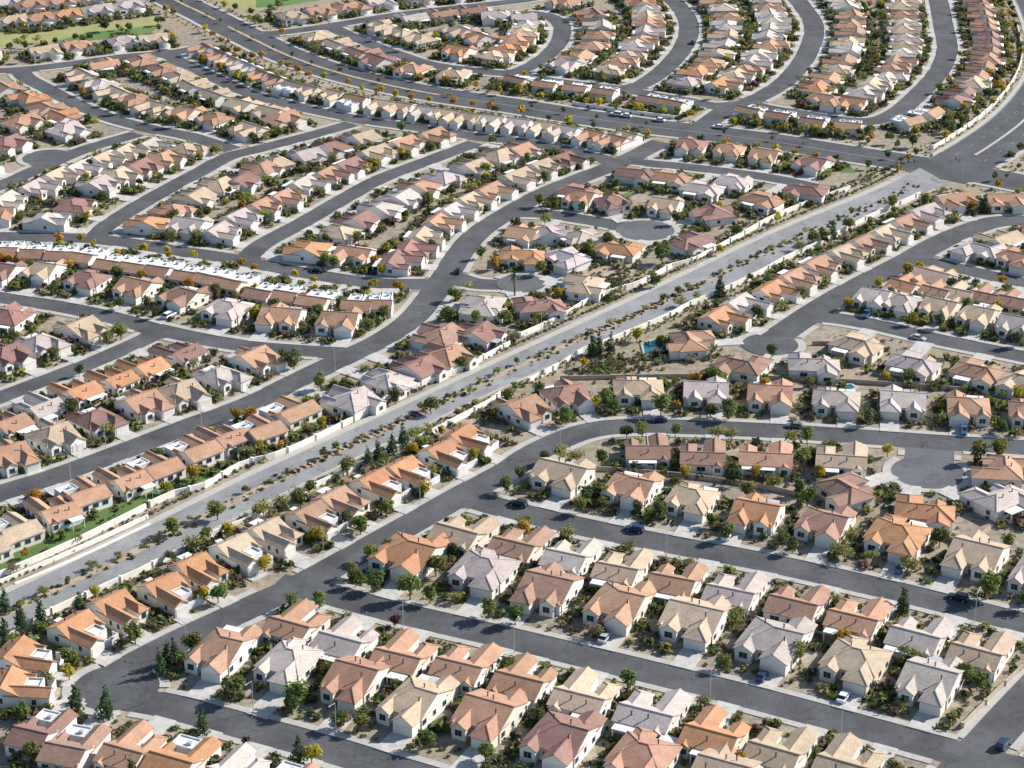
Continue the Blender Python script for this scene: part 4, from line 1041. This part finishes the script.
shrub_line(RD['avenue'].p, (-12, -14, 11.5, 13), 4.5, (.5, 1.0), 'verge', .8); shrub_line(RD['avenue'].p, (0,), 4, (.4, .7), 'verge', .3); shrub_line(RD['broad'].p, (14.5, -15, 17), 3.5, (.5, 1), 'verge', .9)
sp_ = RD['side'].p; shrub_line(sp_, (8.8, 9.4), 1.5, (.5, .9), 'verge', .3)
for q in ([(540,375),(600,350),(655,362),(640,378),(560,385)], [(565,298),(600,286),(640,270),(590,275)], [(455,398),(506,386),(500,430),(470,425)], [(550,372),(610,345),(665,352),(680,372),(600,380)], [(560,300),(600,284),(650,262),(600,300)], [(1024,470),(1010,450),(985,440),(1024,430)]):
    G4 = [G(*p_) for p_ in q]
    for _ in range(150):
        w_ = [rnd.random() for _ in q]; t_ = sum(w_); x = sum(a_[0]*b2 for a_, b2 in zip(G4, w_))/t_; y = sum(a_[1]*b2 for a_, b2 in zip(G4, w_))/t_
        if free(x, y): SHR.append((x+rnd.uniform(-5, 5), y+rnd.uniform(-4, 4), rnd.uniform(.5, 1.1), 'verge', 0, True, 9999))
zones = {}
for s in SHR:
    if s[6] < 999 and s[5]: zones.setdefault((s[3], s[4]), []).append(s)
zl = sorted(zones.items(), key=lambda kv: sum(depth(s[0], s[1]) for s in kv[1])/len(kv[1]))
ind_z, tot = set(), 0
for k, g in zl:
    if tot+len(g) > 300: continue
    ind_z.add(k); tot += len(g)
MSH = [cr.mesh('shrub', [M['leaf']]) for _, cr in TREE['shrub']]
farS = Merge([M['leaf_m']])
for x, y, sz, rk, sd, fr_, n in SHR:
    c = tjit(rnd.choice(SC), .2, .1) if rk != 'red' else tjit((.17, .055, .03), .2, .1)
    if fr_ and n < 999 and (rk, sd) in ind_z:
        o = bpy.data.objects.new('shrub', rnd.choice(MSH)); COL.objects.link(o); o.location = (x, y, 0); o.rotation_euler = (0, 0, rnd.uniform(0, 6.28)); o.scale = (sz, sz, sz*.9); o.color = (*c, 1)
        r = RD[rk]; tag(o, f"low shrub in the gravel front yards on the {r.sides[sd]} side of {r.name}", 'shrub', f"front-yard shrubs on the {r.sides[sd]} side of {r.name}")
    else:
        a = rnd.choice(TARR['shrub']); farS.add(a, m4(x, y, 0, rnd.uniform(0, 6.28), sz, sz, sz*.9), np.tile(np.array([*c, 1]), (len(a[0]), 1)))
tag(farS.build('scrub'), kind='stuff')
print('shrubs', len(SHR), tot)

# ------------------------------------------------------------------ boundary walls
def wall(P, h, label, th=.3, mat='block', z0=0, piers=True, name='boundary_wall', closed_cap=True):
    P = [np.array(p, float) for p in P]; mb = MB(); n = len(P)
    t = [(P[min(i+1, n-1)]-P[max(i-1, 0)]) for i in range(n)]; t = [v/np.linalg.norm(v) for v in t]
    Lq = [P[i]+np.array([-t[i][1], t[i][0]])*th/2 for i in range(n)]; Rq = [P[i]-np.array([-t[i][1], t[i][0]])*th/2 for i in range(n)]
    for i in range(n-1):
        a, b_, c, d = Rq[i], Rq[i+1], Lq[i+1], Lq[i]
        mb.poly([(*a, h), (*b_, h), (*c, h), (*d, h)]); mb.poly([(*a, z0-.2), (*b_, z0-.2), (*b_, h), (*a, h)]); mb.poly([(*c, z0-.2), (*d, z0-.2), (*d, h), (*c, h)])
    for i in (0, n-1):
        mb.poly([(*Lq[i], z0-.2), (*Rq[i], z0-.2), (*Rq[i], h), (*Lq[i], h)])
    root = empty(name, (0, 0, 0)); mb.build('wall_panel', M[mat], root)
    if piers:
        pm = MB(); dd = 0
        for i in range(n):
            if i: dd += np.linalg.norm(P[i]-P[i-1])
            if i == 0 or dd > 9: pm.box(P[i][0]-.32, P[i][0]+.32, P[i][1]-.32, P[i][1]+.32, 0, h+.14); dd = 0
        pp = pm.build('pier', M[mat], root); pp['kind'] = 'stuff'
    tag(root, label, 'wall'); return root
def pxline(pts, step=3): return list(catmull([G(*q) for q in pts], step))
def offs(P, o, a, b_):
    P = np.array(P)[a:b_]; t = np.gradient(P, axis=0); t /= np.linalg.norm(t, axis=1)[:, None]
    return list(P+np.stack([-t[:, 1], t[:, 0]], 1)*o)
wall(pxline([(150,507),(175,496),(205,488),(240,468),(275,458),(300,448),(325,436),(360,418),(393,398),(430,384),(470,367),(510,346)]), 1.7, 'long white block wall behind the attached villas, along the divided parkway')
wall(pxline([(520,338),(560,320),(594,300),(640,285),(672,268),(692,263),(730,243),(768,222),(800,208),(850,190)]), 1.7, 'white stepped block wall between the turning circle and the divided parkway')
wall(pxline([(-10,650),(30,626),(52,614),(108,588),(140,574),(165,561),(190,549),(212,537),(256,519),(288,501),(350,472),(370,463),(424,438),(456,422),(490,404),(500,396)]), 1.6, 'cream block wall behind the orange-roofed houses along the divided parkway')
wall(pxline([(529,383),(560,367),(582,353),(594,349),(640,330),(670,317),(690,306),(712,297),(752,279),(788,259),(820,245),(850,229),(875,216),(905,203),(920,196)]), 1.6, 'white block wall behind the hooked street houses along the divided parkway')
for j, (pts, hh, lb) in enumerate((([(-12,582),(40,560),(90,537),(146,509)], 1.5, 'top tier of the white terraced retaining wall beside the parkway'), ([(-12,589),(40,567),(90,545),(148,518)], 1.0, 'middle tier of the white terraced retaining wall beside the parkway'), ([(15,585),(52,570),(95,551),(150,525)], .55, 'lowest tier of the white terraced retaining wall beside the parkway'))):
    wall(pxline(pts), hh, lb, .5, 'block', 0, False, 'retaining_wall')
wall(pxline([(1024,668),(1000,690),(985,705),(962,728)], 2), 1.3, 'tan block wall behind a hedge along the steep side street', .3, 'brownblock')
wall(offs(RD['broad'].p, 15.3, 14, 110), 1.5, 'white block wall along the inner verge of the broad curved avenue')
wall(offs(RD['avenue'].p, 12.4, nearest(RD['avenue'], *G(560,114))[1], nearest(RD['avenue'], *G(665,131))[1]), 1.4, 'pale block wall between the white carports and the main avenue')
# garden walls between back yards
gw = 0
for pts, lb in (([(322,643),(420,668),(512,690),(600,712),(700,738)], 'low tan garden wall between the bottom street and lower straight street yards'), ([(505,556),(600,585),(700,607),(800,632),(905,655),(960,668)], 'low tan garden wall between the lower and upper straight street yards'),
    ([(590,470),(680,477),(760,488),(800,497)], 'low tan garden wall behind the four houses under the bend'), ([(560,380),(680,378),(780,380),(880,385),(1010,395)], 'low tan garden wall between the pinched lane and the bending street'),
    ([(20,440),(70,421),(120,398),(190,370)], 'low tan garden wall between the narrow spur and the S-shaped street'), ([(812,345),(880,345)], 'low tan garden wall beside the pinched lane island'), ([(905,520),(960,545),(990,530)], 'low tan garden wall behind the cul-de-sac'), ([(0,262),(90,268),(170,281),(250,300),(300,308)], 'low tan garden wall between white carports and the shallow curved street')):
    wall(pxline(pts, 6), 1.25, lb, .22, 'brownblock', 0, False, 'garden_wall')

# ------------------------------------------------------------------ pools
def pool(pts, label, deck=1.0):
    g = [np.array(G(*q)) for q in pts]; c = sum(g)/len(g); root = empty('swimming_pool', (c[0], c[1], 0))
    rel = [q-c for q in g]; out = [q*(1+deck/np.linalg.norm(q)) for q in rel]
    mb = MB()
    for i in range(len(rel)):
        j = (i+1) % len(rel); mb.poly([(*out[i], .3), (*out[j], .3), (*rel[j], .3), (*rel[i], .3)]); mb.poly([(*out[i], 0), (*out[j], 0), (*out[j], .3), (*out[i], .3)]); mb.poly([(*rel[i], .1), (*rel[j], .1), (*rel[j], .3), (*rel[i], .3)])
    mb.build('coping', M['concrete'], root); mb = MB(); mb.poly([(*q, .2) for q in rel]); mb.build('water', M['water'], root)
    tag(root, label, 'pool')
pool([(643,345),(655,340),(662,346),(658,354),(645,356)], 'turquoise swimming pool beside a large terracotta-roofed house near the parkway')
pool([(842,387),(850,385),(855,388),(850,391),(843,391)], 'small turquoise pool in a back yard north of the bending street')
pool([(580,586),(588,584),(591,589),(583,591)], 'tiny teal pool behind a brown-roofed house above the lower straight street', .6)

# ------------------------------------------------------------------ cars
def loft(mb, secs, mi=0):
    k0 = len(mb.v); n = len(secs[0])
    for s_ in secs: mb.v += s_
    for i in range(len(secs)-1):
        for j in range(n):
            a = k0+i*n+j; b_ = k0+i*n+(j+1) % n; mb.f.append((a, b_, b_+n, a+n)); mb.m.append(mi)
    mb.f.append(tuple(k0+j for j in reversed(range(n)))); mb.m.append(mi)
    mb.f.append(tuple(k0+(len(secs)-1)*n+j for j in range(n))); mb.m.append(mi)
def car_model(kind):
    parts = []; L = {'saloon': 4.6, 'suv': 4.7, 'pickup': 5.4}[kind]; w = .92; z0 = .28
    hood = {'saloon': .86, 'suv': 1.0, 'pickup': 1.02}[kind]; roof = {'saloon': 1.42, 'suv': 1.72, 'pickup': 1.76}[kind]
    def sec(x, top, ww): return [(x,-ww*.9,z0),(x,ww*.9,z0),(x,ww,z0+.25),(x,ww,top-.15),(x,ww*.88,top),(x,-ww*.88,top),(x,-ww,top-.15),(x,-ww,z0+.25)]
    body = MB(); loft(body, [sec(-L/2, hood-.16, w*.86), sec(-L/2+.25, hood, w*.97), sec(-.6, hood+.05, w), sec(.5, hood+.04, w), sec(L/2-.45, hood-.1, w*.96), sec(L/2, hood-.26, w*.82)])
    if kind == 'pickup':
        body.box(-L/2+.25, -.75, -w+.1, w-.1, hood-.03, hood+.012)
    parts.append(('body', body, ['carpaint']))
    if kind == 'saloon': xs = (-1.75, -1.05, .35, 1.15)
    elif kind == 'suv': xs = (-2.2, -1.9, .35, 1.1)
    else: xs = (-.75, -.55, .75, 1.45)
    gl = MB(); b0 = hood+.02
    def gsec(x, z, ww): return [(x,-ww,b0-.06),(x,ww,b0-.06),(x,ww*.94,z),(x,-ww*.94,z)]
    loft(gl, [gsec(xs[0], b0, w*.84), gsec(xs[1], roof-.07, w*.86), gsec(xs[2], roof-.07, w*.86), gsec(xs[3], b0, w*.84)]); parts.append(('glasshouse', gl, ['glass']))
    rp_ = MB(); rp_.box(xs[1]-.05, xs[2]+.05, -w*.82, w*.82, roof-.075, roof); parts.append(('car_roof', rp_, ['carpaint']))
    for x in (-L*.31, L*.31):
        for sd in (-1, 1):
            wh = MB(); wh.bar((x, sd*(w-.2), .33), (x, sd*(w+.01), .33), .33, 0, 12); wh.bar((x, sd*(w+.01), .33), (x, sd*(w+.03), .33), .19, 1, 10); parts.append(('wheel', wh, ['rubber', 'galv']))
    for sd in (-1, 1):
        hl = MB(); hl.box(L/2-.12, L/2+.01, sd*.6-.16, sd*.6+.16, hood-.42, hood-.27); parts.append(('headlight', hl, ['trim']))
        tl = MB(); tl.box(-L/2-.015, -L/2+.1, sd*.66-.12, sd*.66+.12, hood-.38, hood-.2); parts.append(('tail_light', tl, ['door']))
    return parts
CARM = {}
for k in ('saloon', 'suv', 'pickup'):
    CARM[k] = [(nm, mb.mesh(nm, [M[q] for q in mats])) for nm, mb, mats in car_model(k)]
CC = {'white': (.72, .73, .74), 'black': (.015, .016, .018), 'navy': (.02, .035, .09), 'silver': (.40, .41, .43), 'maroon': (.13, .02, .022), 'blue': (.04, .10, .22), 'grey': (.14, .145, .15), 'tan': (.35, .28, .2)}
def car(px, py, kind, col, label, mode='road', drv=None):
    x, y = G(px, py, .6); d, k, s, sd = near_road(x, y); r = RD[k]; dd, i, side = nearest(r, x, y)
    t = r.t[i] if mode == 'road' else r.n[i]; rz = math.atan2(t[1], t[0])
    z = .02+.003*r.i+.002
    if mode == 'road':
        if side < 0: pass
        else: rz += math.pi
        if dd < r.w/2+1.5:
            off = (r.w/2-1.25 if mode == 'road' else dd)*(1 if side > 0 else -1); x, y = r.p[i]+r.n[i]*off
    else:
        best = None
        for h in HOUSES:
            if 'drive' in h:
                c = np.mean(np.array(h['drive']), axis=0); e = math.hypot(c[0]-x, c[1]-y)
                if best is None or e < best[0]: best = (e, h, c)
        if best and best[0] < 16:
            h, c = best[1], best[2]; a_ = np.array(h['drive']); inn = (a_[2]+a_[3])/2; outp = (a_[0]+a_[1])/2; v = outp-inn; L = np.linalg.norm(v); v /= L
            label = f"{col} {dict(saloon='saloon car', suv='tall car', pickup='pickup truck')[kind]} on the driveway of {'an' if h['c'] == 'O' else 'a'} {CNAME[h['c']]} house on {RD[h['road']].name}"; n_ = np.array([-v[1], v[0]]); p_ = inn+v*max(3.0, min(L-2.6, 3.3))+n_*rnd.choice((-1.15, 1.15)); x, y = p_; rz = math.atan2(v[1], v[0])+(math.pi if rnd.random() < .6 else 0); z = .26
    if kind == 'suv' and False: pass
    root = empty('parked_car', (x, y, z), rz); tag(root, label, 'car', 'cars parked on the estate')
    for nm, me in CARM[kind]:
        o = bpy.data.objects.new(nm, me); COL.objects.link(o); o.parent = root; o.color = (*CC[col], 1)
car(514, 505, 'suv', 'black', 'black car parked at the junction end of the upper straight street')
car(654, 418, 'saloon', 'navy', 'dark blue car parked along the bending street before a tan-roofed house')
car(793, 427, 'saloon', 'grey', 'grey car parked on the straight part of the long bending street')
car(976, 432, 'pickup', 'blue', 'blue pickup truck on a driveway by the long bending street', 'drive')
car(630, 529, 'suv', 'navy', 'dark car parked before the second house of the upper straight street')
car(747, 548, 'saloon', 'white', 'white saloon on a driveway on the far side of the upper straight street', 'drive')
car(828, 697, 'saloon', 'white', 'white saloon on the driveway of a tan-roofed house, lower straight street', 'drive')
car(1002, 600, 'suv', 'silver', 'silver car on the last driveway of the upper straight street', 'drive')
car(958, 602, 'suv', 'black', 'black car parked by the kerb in tree shade on the upper straight street')
car(1010, 748, 'suv', 'navy', 'dark car in the shade beside the steep side street corner')
car(142, 312, 'suv', 'white', 'white car on a driveway of the shallow curved street', 'drive')
car(313, 271, 'saloon', 'black', 'black car parked on the white-carport street')
car(453, 270, 'saloon', 'black', 'black car driving on the bend of the S-shaped street')
car(762, 684, 'saloon', 'navy', 'navy saloon on the driveway of a grey-roofed house, lower straight street', 'drive')
car(612, 643, 'saloon', 'silver', 'silver saloon on a terracotta-roofed house driveway, lower straight street', 'drive')
car(331, 723, 'saloon', 'maroon', 'maroon saloon on a driveway of the bottom street', 'drive')
car(888, 570, 'suv', 'blue', 'blue car on the orange-roofed house driveway, upper straight street', 'drive')
car(654, 122, 'saloon', 'white', 'white car at the kerb of the main avenue where the S-shaped street ends')
car(617, 115, 'suv', 'white', 'white car on the main avenue, the one ahead of the pair')
car(625, 117, 'saloon', 'white', 'white saloon on the main avenue following another white car')
car(718, 128, 'saloon', 'white', 'white saloon beside the short link off the main avenue')
car(687, 42, 'saloon', 'black', 'black car parked on the first arched street')
car(920, 335, 'saloon', 'silver', 'silver saloon parked along the pinched lane')
car(863, 318, 'suv', 'blue', 'blue car on the first driveway of the pinched lane', 'drive')

# ------------------------------------------------------------------ street lamps
def lamp_parts():
    p = MB(); p.bar((0,0,-.2), (0,0,7.4), .08, 0, 8, .05); a = MB(); a.bar((0,0,7.3), (0,1.9,7.75), .05, 0, 6, .04); h_ = MB(); h_.box(-.11,.11,1.8,2.4,7.68,7.8)
    return [('pole', p.mesh('pole', [M['galv']])), ('arm', a.mesh('arm', [M['galv']])), ('lamp_head', h_.mesh('lamp_head', [M['galv']]))]
LP = lamp_parts(); LAMPS = []
for px, py in ((708,697),(522,650),(844,738),(975,622),(673,552),(406,620),(250,712),(331,744),(560,452),(840,430),(960,439),(868,290),(940,248),(770,325),(420,505),(330,558),(180,648),(60,478),(200,428),(330,371),(563,346),(640,300),(700,268),(384,424),(250,478),(160,520),(120,452),(840,212),(770,243)):
    x, y = G(px, py); d, k, s, sd = near_road(x, y); r = RD[k]; dd, i, side = nearest(r, x, y)
    sg = 1 if side > 0 else -1; x, y = r.p[i]+r.n[i]*sg*(r.w/2+.7); f = -r.n[i]*sg
    if in_road(x, y, .2, (k,)): continue
    LAMPS.append(dict(x=x, y=y, rz=math.atan2(f[1], f[0])-math.pi/2, road=k, side=0 if side > 0 else 1, s=r.s[i], key='l'))
number(LAMPS, 'key')
for l in LAMPS:
    root = empty('street_lamp', (l['x'], l['y'], .15), l['rz']); ph = phrase(l, 'street lamp'); tag(root, ph if l['of'] > 1 else ph.replace('only ', 'lone '), 'street lamp', 'street lamps along the kerbs')
    for nm, me in LP:
        o = bpy.data.objects.new(nm, me); COL.objects.link(o); o.parent = root
# traffic signals at the avenue crossing
for j, (px, py, lb) in enumerate(((898,178,'traffic signal on the near corner of the avenue crossing'), (962,180,'traffic signal between the parkway mouth and the broad curved avenue'), (930,160,'traffic signal on the far kerb of the main avenue'))):
    x, y = G(px, py); root = empty('traffic_signal', (x, y, .1), j*1.9); tag(root, lb, 'traffic signal', 'signals at the avenue crossing')
    mb = MB(); mb.bar((0,0,-.2), (0,0,6.2), .13, 0, 8, .1); mb.build('pole', M['galv'], root); mb = MB(); mb.bar((0,0,5.9), (5.5,0,6.3), .09, 0, 6, .06); mb.build('mast_arm', M['galv'], root)
    for q in (3.2, 5.2):
        mb = MB(); mb.box(q-.18, q+.18, -.2, .05, 5.5, 6.6); mb.build('signal_head', M['dark'], root)

# ------------------------------------------------------------------ light
SUN_EL, SUN_DIR = R(33), (0.92, 0.39)      # towards the sun, ground components
w = bpy.data.worlds.new('World'); scene.world = w; w.use_nodes = True; nt = w.node_tree
bg = nt.nodes['Background']; sky = nt.nodes.new('ShaderNodeTexSky'); sky.sky_type = 'NISHITA'; sky.sun_disc = False
az = math.atan2(SUN_DIR[0], SUN_DIR[1]); sky.sun_elevation = SUN_EL; sky.sun_rotation = az; sky.altitude = 700; sky.dust_density = .7
nt.links.new(sky.outputs[0], bg.inputs[0]); bg.inputs[1].default_value = .105
sl = bpy.data.lights.new('sun', 'SUN'); so = bpy.data.objects.new('sun', sl); COL.objects.link(so)
sl.energy = 4.8; sl.angle = R(.5); sl.color = (1, .945, .86)
d = Vector((SUN_DIR[0]*math.cos(SUN_EL), SUN_DIR[1]*math.cos(SUN_EL), math.sin(SUN_EL))); so.rotation_euler = d.to_track_quat('Z', 'Y').to_euler(); so.location = (200, 400, 300)
vs = scene.view_settings; vs.view_transform = 'Standard'; vs.look = 'None'; vs.gamma = 1; vs.use_curve_mapping = False; vs.exposure = .68
scene.render.engine = 'CYCLES'
scene.cycles.max_bounces = 4; scene.cycles.diffuse_bounces = 2; scene.cycles.glossy_bounces = 2; scene.cycles.transmission_bounces = 0
scene.cycles.use_denoising = True
scene.render.film_transparent = False
